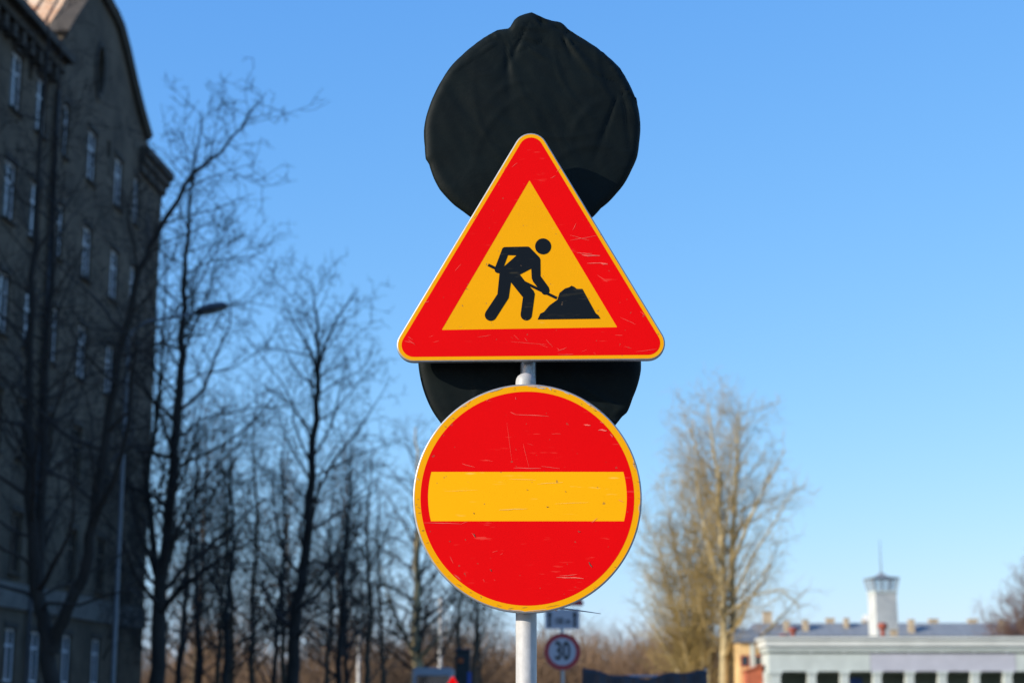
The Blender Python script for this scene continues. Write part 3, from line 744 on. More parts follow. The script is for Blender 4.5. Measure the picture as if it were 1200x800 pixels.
gr.add([GRr + Vector((0, .5, 0)), GP + Vector((0, .5, 0)), GP + Vector((0, GB, 0)), GRr + Vector((0, GB, 0))], [(0, 1, 2, 3)])
gr.add([GL + Vector((0, GB, 0)), GP + Vector((0, GB, 0)), GRr + Vector((0, GB, 0))], [(0, 1, 2)])
groof = gr.build('gable_roof', M['rust_roof'], bld)
sb = MB(); sb.tube([GL + Vector((0, 0, 0.03)), GP + Vector((0, 0, 0.03))], 0.035, 4); smesh = None
for k in range(14):
    loc = (0, 0.35 + k * 0.62, 0)
    if smesh is None: so = sb.build('roof_seam', M['seam'], groof, loc=loc); smesh = so.data
    else: link('roof_seam', smesh, None, groof, loc=loc)
# windows: frame + panes + sill, shared meshes
def window_meshes(w, h):
    fr = MB(); t = 0.075; y0, y1 = 0.10, 0.17
    fr.box(-w / 2, -w / 2 + t, y0, y1, 0, h); fr.box(w / 2 - t, w / 2, y0, y1, 0, h)
    fr.box(-w / 2 + t, w / 2 - t, y0, y1, 0, t); fr.box(-w / 2 + t, w / 2 - t, y0, y1, h - t, h)
    fr.box(-0.045, 0.045, y0 + 0.002, y1 - 0.002, t, h - t); 
    tz_ = h * 0.66
    for a, c in ((-w / 2 + t, -0.045), (0.045, w / 2 - t)): fr.box(a, c, y0 + 0.004, y1 - 0.004, tz_, tz_ + 0.07)
    pn = MB(); pn.box(-w / 2 + t * 0.5, w / 2 - t * 0.5, 0.135, 0.14, t * 0.5, h - t * 0.5)
    sl_ = MB(); sl_.box(-w / 2 - 0.08, w / 2 + 0.08, -0.12, 0.10, -0.07, -0.003)
    lt = MB(); lt.box(-w / 2 - 0.12, w / 2 + 0.12, -0.05, -0.002, h + 0.02, h + 0.22)
    return fr, pn, sl_, lt
cache = {}
M['brown_frame'] = mat('brown_window_timber', (0.10, 0.075, 0.05), 0.6, 0, 0.15, 5)
def add_window(u, z0, w, h, parent, paint='white_frame'):
    key = (round(w, 2), round(h, 2), paint)
    if key not in cache:
        fr, pn, sl_, lt = window_meshes(w, h)
        o = fr.build('window', M[paint], parent, loc=(u, 0, z0))
        p1 = pn.build('pane', M['glass'], o); p2 = sl_.build('sill', M['cornice'], o); p3 = lt.build('lintel', M['cornice'], o)
        cache[key] = (o.data, p1.data, p2.data, p3.data)
    else:
        d = cache[key]; o = link('window', d[0], None, parent, loc=(u, 0, z0))
        link('pane', d[1], None, o); link('sill', d[2], None, o); link('lintel', d[3], None, o)
for (a, b_, c, d) in holes: add_window((a + b_) / 2, c, b_ - a, d - c, bld, 'brown_frame' if rows[4] - 0.1 < d < rows[2] - 0.1 else 'white_frame')
for (a, b_, c, d) in slits:
    q = MB(); q.box(a, b_, 0.12, 0.14, c, d); q.build('slit_window', M['glass'], bld)

# neighbour house nearer the camera, left of the frame (throws its shade across the street)
nb = thing('apartment_building', 'plain grey-brown rendered house adjoining the gabled apartment house', 'building', (O.x, O.y, 0), PHI)
nh = []
for zt in [3.9 + 3.55 * i for i in range(6)]:
    for k in range(7): nh.append((10.5 + 3.6 * k, 11.6 + 3.6 * k, zt - 2.0, zt))
fm = facade('w', 8.5, 35.98, 0, 23.6, nh, None, None)
fm.add([(8.5, 0, 0), (8.5, 13, 0), (8.5, 13, 23.6), (8.5, 0, 23.6)], [(0, 3, 2, 1)]); fm.add([(35.98, 0, 0), (35.98, 13, 0), (35.98, 13, 23.6), (35.98, 0, 23.6)], [(0, 1, 2, 3)])
fm.add([(8.5, 13, 0), (35.98, 13, 0), (35.98, 13, 23.6), (8.5, 13, 23.6)], [(3, 2, 1, 0)])
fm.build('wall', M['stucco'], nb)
r_ = MB(); r_.add([(8.3, -0.4, 23.5), (35.98, -0.4, 23.5), (35.98, 6.5, 28.6), (8.3, 6.5, 28.6), (35.98, 13.3, 23.5), (8.3, 13.3, 23.5)], [(0, 1, 2, 3), (3, 2, 4, 5), (0, 3, 5), (1, 4, 2)]); r_.build('roof', M['roofdark'], nb)
for (a, b_, c, d) in nh: add_window((a + b_) / 2, c, b_ - a, d - c, nb)

# ================================================================== TREES
def grow(stems, seed, n1=2.2, ang=(38, 66), len1=0.45, levels=3, dens=(2.6, 4.0, 5.0), ratio=(0.5, 0.5, 0.5), trop=0.10, wander=0.16, rt=0.006, t0=0.3, lmin=0.25, maxlen=6.0, top=1.0):
    rs = random.Random(seed); out = []
    def path(p, d, L_, level):
        n = max(3, min(8, int(L_ / 0.35))); st = L_ / n; pts = [p]
        for _ in range(n):
            d = (d + Vector((rs.gauss(0, 1), rs.gauss(0, 1), rs.gauss(0, 1))) * wander + Vector((0, 0, trop))).normalized(); p = p + d * st; pts.append(p)
        return pts
    def sample(pts, t):
        x = t * (len(pts) - 1); i = min(int(x), len(pts) - 2); return pts[i].lerp(pts[i + 1], x - i), (pts[i + 1] - pts[i]).normalized()
    def kids(pts, L_, r0, r1, level, tstart, az0):
        if level > levels: return
        n = max(1, int(L_ * dens[level - 1] * rs.uniform(0.8, 1.2)))
        for k in range(n):
            t = tstart + (1 - tstart) * (k + rs.random()) / n
            p, d = sample(pts, min(t, 0.995))
            az = az0 + 2.4 * k + rs.uniform(-0.5, 0.5); o_ = d.orthogonal().normalized(); o_ = Matrix.Rotation(az, 3, d) @ o_
            a = R(rs.uniform(*ang)); dd = (d * math.cos(a) + o_ * math.sin(a)).normalized()
            l = L_ * ratio[level - 1] * (1.05 - 0.72 * t) * rs.uniform(0.6, 1.25)
            if level == 1: l = min(maxlen, L_ * len1 * (1.08 - 0.80 * t) * rs.uniform(0.65, 1.2))
            if l < lmin: l = lmin * rs.uniform(0.7, 1.3)
            rb_ = (r0 + (r1 - r0) * t) * rs.uniform(0.26, 0.46); rb_ = max(rb_, rt * 1.3 if level < levels else rt)
            re = max(rt * 0.6, rb_ * 0.22)
            q = path(p, dd, l, level); out.append((q, rb_, re, level)); kids(q, l, rb_, re, level + 1, 0.18, rs.uniform(0, 6.28))
    for pts, r0, r1 in stems:
        pts = [Vector(p) for p in pts]; L_ = sum((pts[i + 1] - pts[i]).length for i in range(len(pts) - 1))
        dense = []
        for i in range(len(pts) - 1):
            for k in range(4): dense.append(pts[i].lerp(pts[i + 1], k / 4) + (Vector((rs.uniform(-1, 1), rs.uniform(-1, 1), 0)) * r0 * 0.25 if k else Vector()))
        dense.append(pts[-1]); out.append((dense, r0, r1, 0)); kids(dense, L_, r0, r1, 1, t0, rs.uniform(0, 6.28))
    return out
def tree_meshes(brs, origin):
    tr, cr = MB2(), MB2()
    for pts, r0, r1, lv in brs:
        (tr if lv == 0 else cr).tube([p - origin for p in pts], r0, r1, 9 if lv == 0 else (5 if lv == 1 else 3), lv == 0)
    return tr, cr
class MB2:
    def __init__(s): s.v = []; s.f = []
    def tube(s, pts, r0, r1, n, flare=False):
        k0 = len(s.v); m_ = len(pts); u = (pts[1] - pts[0]).orthogonal().normalized()
        cs = [(math.cos(2 * math.pi * k / n), math.sin(2 * math.pi * k / n)) for k in range(n)]
        for i, p in enumerate(pts):
            t = (pts[min(i + 1, m_ - 1)] - pts[max(i - 1, 0)]).normalized(); u = (u - t * u.dot(t)).normalized(); w = t.cross(u)
            r = r0 + (r1 - r0) * (i / (m_ - 1))
            if flare and i == 0: r *= 1.35
            for c, s_ in cs: s.v.append(p + u * (c * r) + w * (s_ * r))
        for i in range(m_ - 1):
            for k in range(n):
                j = (k + 1) % n; a = k0 + i * n; s.f.append((a + k, a + j, a + n + j, a + n + k))
    def mesh(s, name, m):
        me = bpy.data.meshes.new(name); me.from_pydata([tuple(x) for x in s.v], [], s.f); me.update(); me.materials.append(m)
        me.polygons.foreach_set('use_smooth', [True] * len(me.polygons)); return me
def tree(name, label, stems, seed, mb_, mt_, group=None, **kw):
    origin = Vector(stems[0][0][0]); origin.z = 0
    brs = grow(stems, seed, **kw); tr, cr = tree_meshes(brs, origin)
    t = thing(name, label, 'tree', origin, 0, group)
    link('trunk', tr.mesh('trunk', mb_), None, t); link('crown', cr.mesh('crown', mt_), None, t)
    return t
def tree_copy(src, name, label, loc, rotz, sc, group=None):
    t = thing(name, label, 'tree', loc, rotz, group); t.scale = (sc * 0.95, sc * 0.95, sc)
    for ch in src.children: link(ch.name.split('.')[0], ch.data, None, t)
    return t
def px_stem(pts, Y, dy=None):
    out = []
    for i, (x, y) in enumerate(pts):
        out.append(P(x, y, Y + (dy[i] if dy else 0)))
    g0 = out[0].copy(); g0.z = -0.05; g0.x += (out[0].x - out[1].x) * 0.2
    return [g0] + out

# forked tree in front of the facade
Y1 = 32.0
stA = px_stem([(62, 800), (52, 735), (42, 690), (36, 600), (33, 500), (35, 400), (42, 250), (50, 120), (56, 20)], Y1)
stB = [P(44, 690, Y1), P(50, 560, Y1 + .2), (P(53, 430, Y1 + .3)), P(62, 300, Y1 + .6), P(66, 180, Y1 + .8), P(72, 60, Y1 + 1)]
stC = [P(60, 762, Y1), P(78, 715, Y1 - .2), P(100, 668, Y1 - .3), P(112, 590, Y1 - .5), P(126, 500, Y1 - .6), P(143, 400, Y1 - .8), P(163, 315, Y1 - 1), P(190, 262, Y1 - 1), P(225, 205, Y1 - 1), P(258, 180, Y1 - 1), P(288, 140, Y1 - 1), P(312, 108, Y1 - 1)]
stD = [P(110, 610, Y1 - .5), P(135, 560, Y1 - .9), P(150, 500, Y1 - 1.2), P(158, 420, Y1 - 1.4), P(166, 350, Y1 - 1.6)]
tree('linden_tree', 'large dark forked bare tree standing close to the apartment house', [(stA, 0.17, 0.012), (stB, 0.10, 0.010), (stC, 0.125, 0.006), (stD, 0.07, 0.008)], 3, M['bark'], M['twig'],
     dens=(3.0, 3.2, 3.8, 3.8), len1=0.34, maxlen=3.0, t0=0.25, ang=(36, 72), trop=0.05, rt=0.0055, lmin=0.2, wander=0.2, levels=4, ratio=(.5, .52, .55, .55))
# tree beside the building corner
Y2 = 40.0
st = px_stem([(183, 800), (186, 720), (194, 650), (204, 550), (211, 450), (214, 380), (217, 300), (226, 210), (236, 130)], Y2)
st2 = [P(188, 700, Y2), P(180, 640, Y2 + .6), P(172, 560, Y2 + 1), P(186, 470, Y2 + 1.2), P(192, 380, Y2 + 1.2), P(196, 280, Y2 + 1)]
st3 = [P(186, 720, Y2), P(210, 690, Y2 - .5), P(250, 660, Y2 - 1), P(300, 630, Y2 - 1.4)]
tree('linden_tree', 'tall dark bare tree rising past the corner of the apartment house', [(st, 0.20, 0.012), (st2, 0.10, 0.010), (st3, 0.08, 0.010)], 8, M['bark'], M['twig'],
     dens=(4.0, 3.6, 4.2, 4.2), len1=0.34, maxlen=3.3, t0=0.22, ang=(36, 70), trop=0.06, rt=0.0065, lmin=0.22, wander=0.18, levels=4, ratio=(.5, .52, .55, .55))
# straight young tree standing clear against the sky
Y3 = 45.0
st = px_stem([(342, 800), (347, 720), (358, 650), (366, 560), (370, 470), (373, 420), (371, 370), (366, 330)], Y3)
st2 = [P(373, 430, Y3), P(382, 400, Y3 + .2), P(396, 372, Y3 + .4), P(418, 342, Y3 + .5)]
st3 = [P(373, 445, Y3), P(364, 410, Y3 - .2), P(345, 380, Y3 - .3), P(332, 350, Y3 - .4)]
tree('linden_tree', 'straight dark bare tree with a slim leader, standing clear against the sky', [(st, 0.20, 0.010), (st2, 0.05, 0.008), (st3, 0.05, 0.008)], 14, M['bark'], M['twig'],
     dens=(4.2, 3.6, 4.0, 4.2), len1=0.35, maxlen=3.8, t0=0.2, ang=(42, 72), trop=0.05, rt=0.0068, lmin=0.22, wander=0.16, levels=4, ratio=(.5, .52, .55, .55))
# olive-trunked tree beyond the shade
Y4 = 90.0
st = px_stem([(488, 800), (488, 720), (489, 640), (490, 560), (487, 500)], Y4)
st2 = [P(488, 772, Y4), P(470, 735, Y4 - 1), P(455, 700, Y4 - 1), P(445, 660, Y4 - 1)]
st3 = [P(489, 776, Y4), P(508, 752, Y4 - 1), P(530, 736, Y4 - 1), P(548, 715, Y4 - 1)]
tree('linden_tree', 'sunlit bare tree with an olive trunk, rising behind the boxy van', [(st, 0.36, 0.03), (st2, 0.12, 0.02), (st3, 0.12, 0.02)], 21, M['bark_o'], M['twig'],
     dens=(2.6, 2.2, 3.0), len1=0.42, maxlen=6.0, t0=0.2, ang=(40, 70), trop=0.04, rt=0.011, lmin=0.4)
# row of thinner park trees between
protos = []
for sd_, h_ in ((31, 10.5), (32, 12.5), (33, 9.5)):
    rs = random.Random(sd_); x_ = 0; pts = [Vector((0, 0, -0.05))]
    for i in range(1, 8): pts.append(Vector((pts[-1].x + rs.uniform(-.16, .16), pts[-1].y + rs.uniform(-.16, .16), h_ * i / 7)))
    brs = grow([(pts, 0.13, 0.012)], sd_, dens=(3.4, 3.0, 4.2), len1=0.36, maxlen=3.5, t0=0.2, ang=(35, 68), trop=0.07, rt=0.009, lmin=0.35, ratio=(.5, .56, .56))
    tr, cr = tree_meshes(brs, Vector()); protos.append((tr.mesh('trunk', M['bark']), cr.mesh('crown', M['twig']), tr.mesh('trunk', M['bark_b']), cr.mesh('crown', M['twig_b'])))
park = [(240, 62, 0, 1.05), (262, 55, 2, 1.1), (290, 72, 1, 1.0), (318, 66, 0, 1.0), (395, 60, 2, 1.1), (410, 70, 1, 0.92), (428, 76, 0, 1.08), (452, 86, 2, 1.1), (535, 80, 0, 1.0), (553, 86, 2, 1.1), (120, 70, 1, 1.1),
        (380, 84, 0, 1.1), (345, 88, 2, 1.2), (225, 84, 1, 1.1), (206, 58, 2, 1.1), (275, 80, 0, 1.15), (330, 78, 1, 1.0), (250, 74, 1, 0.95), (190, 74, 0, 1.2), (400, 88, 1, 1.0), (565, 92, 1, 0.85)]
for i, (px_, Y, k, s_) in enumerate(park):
    kind_ = 'thin sunlit-brown bare tree' if Y >= 72 else 'thin dark bare tree'
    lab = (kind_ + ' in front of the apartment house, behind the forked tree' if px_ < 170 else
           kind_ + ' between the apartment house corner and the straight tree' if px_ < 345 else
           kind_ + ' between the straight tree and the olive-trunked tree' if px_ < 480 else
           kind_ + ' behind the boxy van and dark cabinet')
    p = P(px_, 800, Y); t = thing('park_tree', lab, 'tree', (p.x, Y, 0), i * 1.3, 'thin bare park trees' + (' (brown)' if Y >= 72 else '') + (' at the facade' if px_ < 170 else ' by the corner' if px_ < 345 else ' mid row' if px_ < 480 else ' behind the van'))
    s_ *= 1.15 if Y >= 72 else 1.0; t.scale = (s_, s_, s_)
    far = 2 if Y >= 72 else 0  # farther trees take the bark and twigs with sunlight coloured in
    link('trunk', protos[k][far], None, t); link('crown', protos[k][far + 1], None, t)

# right: sunlit upright tree, willow thicket tree, purple-brown tree at the edge
Y5 = 122.0
st = px_stem([(848, 800), (848, 720), (846, 640), (842, 570), (836, 520), (830, 474)], Y5)
st2 = px_stem([(860, 800), (859, 720), (858, 640), (862, 560), (864, 510), (866, 476)], Y5 + .5)
st3 = [P(858, 660, Y5), P(880, 605, Y5 - .5), P(902, 560, Y5 - .7), P(920, 525, Y5 - 1)]
st4 = [P(848, 700, Y5), P(828, 630, Y5 + .5), P(816, 560, Y5 + .7), P(812, 490, Y5 + 1)]
st5 = [P(856, 715, Y5), P(884, 697, Y5 - 1), P(915, 690, Y5 - 1.5), P(938, 712, Y5 - 2)]
st6 = [P(859, 700, Y5), P(884, 648, Y5 - 1), P(910, 608, Y5 - 2), P(930, 572, Y5 - 2.5)]
st7 = [P(850, 640, Y5), P(832, 575, Y5 + 1), P(815, 520, Y5 + 1), P(800, 490, Y5 + 1.5)]
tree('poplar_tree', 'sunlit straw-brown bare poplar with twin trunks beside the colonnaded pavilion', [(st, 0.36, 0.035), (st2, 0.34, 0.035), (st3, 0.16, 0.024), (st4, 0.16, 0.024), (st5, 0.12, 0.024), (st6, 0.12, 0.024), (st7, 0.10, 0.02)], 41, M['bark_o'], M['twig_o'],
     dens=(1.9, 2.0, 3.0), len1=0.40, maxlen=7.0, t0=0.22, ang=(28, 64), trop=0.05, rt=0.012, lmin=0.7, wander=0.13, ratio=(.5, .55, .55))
Y6 = 124.0
ws = []
rs = random.Random(77)
for k, (bx, tx, ty) in enumerate([(812, 760, 610), (816, 775, 560), (820, 795, 535), (824, 806, 520), (826, 815, 560), (812, 748, 660), (818, 752, 590), (828, 822, 540), (814, 785, 600), (808, 742, 700), (830, 840, 590), (815, 764, 640)]):
    q = []
    for i in range(6):
        t = i / 5; x = bx + (tx - bx) * (t ** 1.3); y = 822 + (ty - 822) * t; q.append(P(x, y, Y6 + rs.uniform(-2, 2) * t))
    q[0].z = 0.0
    ws.append((q, 0.13, 0.015))
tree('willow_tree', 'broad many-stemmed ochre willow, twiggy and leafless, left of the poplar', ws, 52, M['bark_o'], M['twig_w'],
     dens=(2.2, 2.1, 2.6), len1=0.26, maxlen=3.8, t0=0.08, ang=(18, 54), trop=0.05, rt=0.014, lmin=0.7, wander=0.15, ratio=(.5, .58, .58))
Y7 = 122.0
ws = []
for k, (tx, ty) in enumerate([(1148, 714), (1160, 722), (1172, 700), (1186, 690), (1198, 668), (1215, 645), (1235, 650), (1255, 690), (1180, 730), (1200, 735)]):
    q = [P(1205 + (tx - 1205) * (i / 5) ** 1.2, 828 + (ty - 828) * i / 5, Y7) for i in range(6)]; q[0].z = 0.0; ws.append((q, 0.14, 0.015))
tree('birch_tree', 'purple-brown bare tree spreading over the right end of the pavilion roof', ws, 63, M['twig_p'], M['twig_p'],
     dens=(3.6, 3.0, 3.4), len1=0.34, maxlen=3.4, t0=0.3, ang=(30, 62), trop=0.03, rt=0.011, lmin=0.5, wander=0.2, ratio=(.5, .58, .58))

# far wood behind everything, one mass
rs = random.Random(90); wm = MB2()
def thicket(px0, px1, topf, Y0, Y1_, n):
    for _ in range(n):
        x = rs.uniform(px0, px1); Y = rs.uniform(Y0, Y1_); base_ = P(x, 815, Y); base_.z = 0
        H = max(1.0, (P(x, topf(x), Y).z) * rs.uniform(0.45, 1.0)); p0 = base_ + Vector((0, 0, H * rs.uniform(0, 0.55)))
        d = Vector((rs.gauss(0, .45), rs.gauss(0, .45), 1)).normalized(); L_ = min(H - p0.z, 4.5) * rs.uniform(.6, 1.0); pts = [p0]
        for i in range(2):
            d = (d + Vector((rs.gauss(0, .3), rs.gauss(0, .3), 0.0))).normalized(); pts.append(pts[-1] + d * L_ / 2)
        wm.tube(pts, 0.05, 0.012, 3)
        for k in range(5):
            q0 = pts[0].lerp(pts[2], rs.uniform(.25, 1)); dd = (d * .6 + Vector((rs.gauss(0, .7), rs.gauss(0, .7), rs.uniform(-.1, .6)))).normalized(); l2 = L_ * rs.uniform(.2, .5)
            wm.tube([q0, q0 + dd * l2], 0.024, 0.008, 3)
thicket(-150, 480, lambda x: 640 + 90 * math.sin(x * .021 + 1) ** 2 + x * 0.06, 128, 165, 5200)
thicket(440, 780, lambda x: 700 + 22 * math.sin(x * .045) + 10 * math.sin(x * .13), 135, 170, 4200)
thicket(760, 900, lambda x: 700 + 20 * math.sin(x * .06), 135, 160, 1300)
o = link('distant_woodland', wm.mesh('distant_woodland', M['wood_mass']), None)
tag(o, 'brown leafless wood closing off the street far behind the signs', 'woodland', kind='stuff')

# ================================================================== STREET LAMP, POSTS
YL = 37.0
lb = P(132, 800, YL)
ln_top = P(149.5, 388, YL)
lp = thing('street_lamp', 'tall grey street lamp with a curved arm in front of the apartment house', 'street lamp', (lb.x, YL, 0))
b = MB(); b.lathe([(0.09, 0), (0.09, 0.02), (0.075, 1.2), (0.055, 1.25), (0.04, ln_top.z - 0.5)], 12, lb.x, YL); o = b.build('pole', M['lamp'], lp, True); smooth_by_angle(o)
tip = P(232, 366.5, YL)
b = MB(); b.tube([(lb.x, YL, ln_top.z - 0.5), (lb.x, YL, ln_top.z - 0.15), (lb.x + 0.12, YL, ln_top.z + 0.02), P(172, 377, YL), P(200, 372, YL), tip], [0.05, 0.048, 0.042, 0.036, 0.032, 0.03], 8); b.build('arm', M['lamp'], lp, True, True)
h0, h1 = P(228, 367, YL), P(267, 358, YL); dirh = (h1 - h0); Lh = dirh.length; dirh.normalize(); up = Vector((0, 1, 0)).cross(dirh).normalized(); up = up if up.z > 0 else -up
v = []; f = []; secs = [(0, .05, .04), (.15, .11, .085), (.5, .16, .115), (.85, .13, .095), (1, .05, .04)]
for t, w_, h_ in secs:
    for k in range(10):
        a = 2 * math.pi * k / 10; ca, sa = math.cos(a), math.sin(a)
        v.append(h0 + dirh * Lh * t + Vector((0, 1, 0)) * ca * w_ + up * (max(sa, -0.45) * h_ * 1.2))
for i in range(len(secs) - 1):
    for k in range(10): j = (k + 1) % 10; f.append((i * 10 + k, i * 10 + j, i * 10 + 10 + j, i * 10 + 10 + k))
f += [tuple(range(9, -1, -1)), tuple(range(40, 50))]
hd = mesh('lamp_head', v, f, M['roofdark'], lp, True, True)
b = MB(); c_ = h0 + dirh * Lh * 0.55 - up * 0.045; b.add([c_ + dirh * (sx * Lh * .3) + Vector((0, sy * .08, 0)) - up * zz_ for zz_ in (0, .03) for sx, sy in ((-1, -1), (1, -1), (1, 1), (-1, 1))], [(0, 1, 2, 3), (7, 6, 5, 4), (0, 4, 5, 1), (1, 5, 6, 2), (2, 6, 7, 3), (3, 7, 4, 0)])
b.build('lens', M['lampglass'], hd, True)
def post(px_, pyt, Y, r, label):
    p = P(px_, pyt, Y); t = thing('steel_post', label, 'post', (p.x, Y, 0))
    b = MB(); b.lathe([(r * 1.5, 0), (r * 1.5, 0.25), (r, 0.28), (r, p.z)], 12, p.x, Y); o = b.build('shaft', M['white'], t, True); smooth_by_angle(o)
    b = MB(); b.lathe([(r * 1.15, p.z), (r * 1.15, p.z + 0.05), (r * 0.3, p.z + 0.10)], 12, p.x, Y); b.build('cap', M['galv'], t, True)
post(421, 742, 92, 0.085, 'pale steel post among the dark park trunks')
post(516.5, 700, 96, 0.10, 'pale steel post rising directly behind the boxy van')

# ================================================================== VAN
YV = 78.0
vl, vr = P(483, 800, YV).x, P(531.5, 800, YV).x; vz = P(510, 781.5, YV).z
vc = (vl + vr) / 2; vw = (vr - vl) / 2
vn = thing('delivery_van', 'boxy lilac-grey van seen from behind, parked in the shade', 'van', (vc, YV, 0.004))
def tr_prof(y, w0, w1, z0, z1, bev=.12):
    return [(vc - w0, y, z0), (vc + w0, y, z0), (vc + w1, y, z1 - bev), (vc + w1 - bev, y, z1), (vc - w1 + bev, y, z1), (vc - w1, y, z1 - bev)]
b = MB(); secs = [tr_prof(YV, vw, vw * .97, .5, vz), tr_prof(YV + 4.2, vw, vw * .97, .5, vz), tr_prof(YV + 4.6, vw, vw * .9, .5, vz - .5), tr_prof(YV + 5.3, vw, vw * .88, .5, 1.5), tr_prof(YV + 6.0, vw * .92, vw * .85, .55, 1.25)]
v = [p for s_ in secs for p in s_]; f = []
for i in range(len(secs) - 1):
    for k in range(6): j = (k + 1) % 6; f.append((i * 6 + k, i * 6 + j, i * 6 + 6 + j, i * 6 + 6 + k))
f += [tuple(range(5, -1, -1)), tuple(24 + k for k in range(6))]
bd = mesh('body', v, f, M['van'], vn, True)
b = MB(); b.box(vc - vw * .80, vc + vw * .80, YV - .03, YV - .002, vz - 1.5, vz - .34, .02); b.build('rear_window', M['glass'], vn, True)
for sx in (-1, 1):
    b = MB(); b.box(vc + sx * vw * .88 - .07, vc + sx * vw * .88 + .07, YV - .04, YV - .003, 1.0, 1.5, .015); b.build('tail_light', M['signred'], vn, True)
    for yy in (YV + .9, YV + 4.7):
        w = MB(); n = 20
        cx = vc + sx * (vw - .12)
        vv = [(cx + s_ * .11, yy + .34 * math.cos(2 * math.pi * k / n), .35 + .34 * math.sin(2 * math.pi * k / n)) for s_ in (-1, 1) for k in range(n)]
        w.add(vv, [tuple(range(n)), tuple(range(2 * n - 1, n - 1, -1))] + [(k, n + k, n + (k + 1) % n, (k + 1) % n) for k in range(n)]); w.build('wheel', M['rubber'], vn, True)
b = MB(); b.box(vc - vw * .98, vc + vw * .98, YV - .12, YV - .004, .42, .62, .03); b.build('bumper', M['roofdark'], vn, True)

# dark cabinet with a blue strip beside the van
YB = 74.0
xl, xr = P(534, 800, YB).x, P(551, 800, YB).x; zt = P(540, 762, YB).z
cb = thing('site_cabinet', 'tall dark cabinet with a blue strip standing next to the van', 'cabinet', ((xl + xr) / 2, YB, 0))
b = MB(); b.box(xl, xr, YB, YB + .9, 0.0, zt, .04); b.build('box', M['darkbox'], cb, True)
b = MB(); b.box(xl - .06, xr + .06, YB - .06, YB + .96, zt + 0.002, zt + .10, .02); b.build('lid', M['roofdark'], cb, True)
p0 = P(548, 800, YB).x; b = MB(); b.box(p0, p0 + .14, YB - .02, YB - .002, .4, P(540, 787, YB).z); b.build('blue_strip', M['blue'], cb, True)
b = MB(); b.box(xl + .1, xl + .3, YB - .05, YB - .003, zt - .5, zt - .3, .02); b.build('orange_lens', M['orange'], cb, True)

# ================================================================== TARPAULIN FENCE
YF = 26.0
xl, xr = P(682, 800, YF).x, P(829, 800, YF).x
fz = P(700, 787, YF).z
fp = thing('site_fence', 'temporary fence panel hung with dark blue tarpaulin beyond the speed sign', 'fence', ((xl + xr) / 2, YF, 0.12))
rs = random.Random(4)
for x in (xl + .02, xr - .02):
    b = MB(); b.lathe([(.021, .12), (.021, fz + (.06 if x > xl + 1 else .0))], 10, x, YF + .05); b.build('post', M['galv'], fp, True)
    b = MB(); b.box(x - .12, x + .12, YF - .25, YF + .35, .121, .24, .03); b.build('foot_block', M['kerb'], fp, True)
for z in (0.35, fz - .06):
    b = MB(); b.tube([(xl + .02, YF + .05, z), (xr - .02, YF + .05, z)], .017, 8); b.build('rail', M['galv'], fp, True)
v = []; f = []; nx, nz_ = 70, 40
def topz(t): return fz + .035 * math.sin(t * 9 + .6) + .02 * math.sin(t * 21) + .02 * math.exp(-((t - .93) / .04) ** 2) + .05 * math.exp(-(t / .03) ** 2) - .05 * math.sin(math.pi * t)
for side in (0, 1):
    for j in range(nz_ + 1):
        for i in range(nx + 1):
            t, s_ = i / nx, j / nz_; zz = .22 + (topz(t) - .22) * s_
            y = YF + .02 * math.sin(t * 30 + 3 * math.sin(s_ * 4)) + .012 * math.sin(t * 63 + s_ * 9) - .035 + side * .006
            v.append((xl + (xr - xl) * t, y, zz))
n1 = (nx + 1) * (nz_ + 1)
for j in range(nz_):
    for i in range(nx):
        a = j * (nx + 1) + i; f.append((a, a + 1, a + nx + 2, a + nx + 1)); f.append((n1 + a, n1 + a + nx + 1, n1 + a + nx + 2, n1 + a + 1))
for i in range(nx):
    a = nz_ * (nx + 1) + i; f.append((a, a + 1, n1 + a + 1, n1 + a)); f.append((i + 1, i, n1 + i, n1 + i + 1))
mesh('tarpaulin', v, f, M['tarp'], fp, True, True)

# ================================================================== PAVILION with colonnade
YP = 116.0
def X(px_, Y=YP): return P(px_, 770, Y).x
def Z(py_, Y=YP): return P(1000, py_, Y).z
PXA, PXB = X(901), X(1330)
pv = thing('pavilion', 'long low pale-green pavilion with a row of square columns', 'building', (PXA, YP, 0))
ztop_, zc1, zc0, zf0 = Z(748), Z(757), Z(763), Z(786)
ctop = Z(786)
b = MB(); b.box(PXA - .25, PXB, YP - .35, YP + 6.3, zc1 + .002, ztop_ - .05, .0); b.build('cornice', M['pav_c'], pv, True)
b = MB(); b.box(PXA - .38, PXB, YP - .48, YP + 6.4, ztop_ - .048, ztop_ + .12); b.build('gutter', M['pav_c'], pv, True)
b = MB(); b.box(PXA - .10, PXB, YP - .18, YP + 6.1, zc0, zc1); b.build('soffit', M['pav'], pv, True)
b = MB(); b.box(PXA, X(1019.5), YP, YP + 6, zf0 + .002, zc0 - .12); b.build('frieze', M['pav'], pv, True)
b = MB(); b.box(X(1020), X(1190), YP + .003, YP + 6, zf0 + .003, zc0 - .12); b.build('frieze', M['pav_l'], pv, True)
b = MB(); b.box(X(1190.5), PXB, YP, YP + 6, zf0 + .002, zc0 - .12); b.build('frieze', M['pav'], pv, True)
b = MB(); b.box(PXA + .02, PXB, YP + .10, YP + 6, zc0 - .118, zc0 - .002); b.build('soffit_shade_strip', M['pav_d'], pv, True)  # dark strip that paints the shade line under the soffit
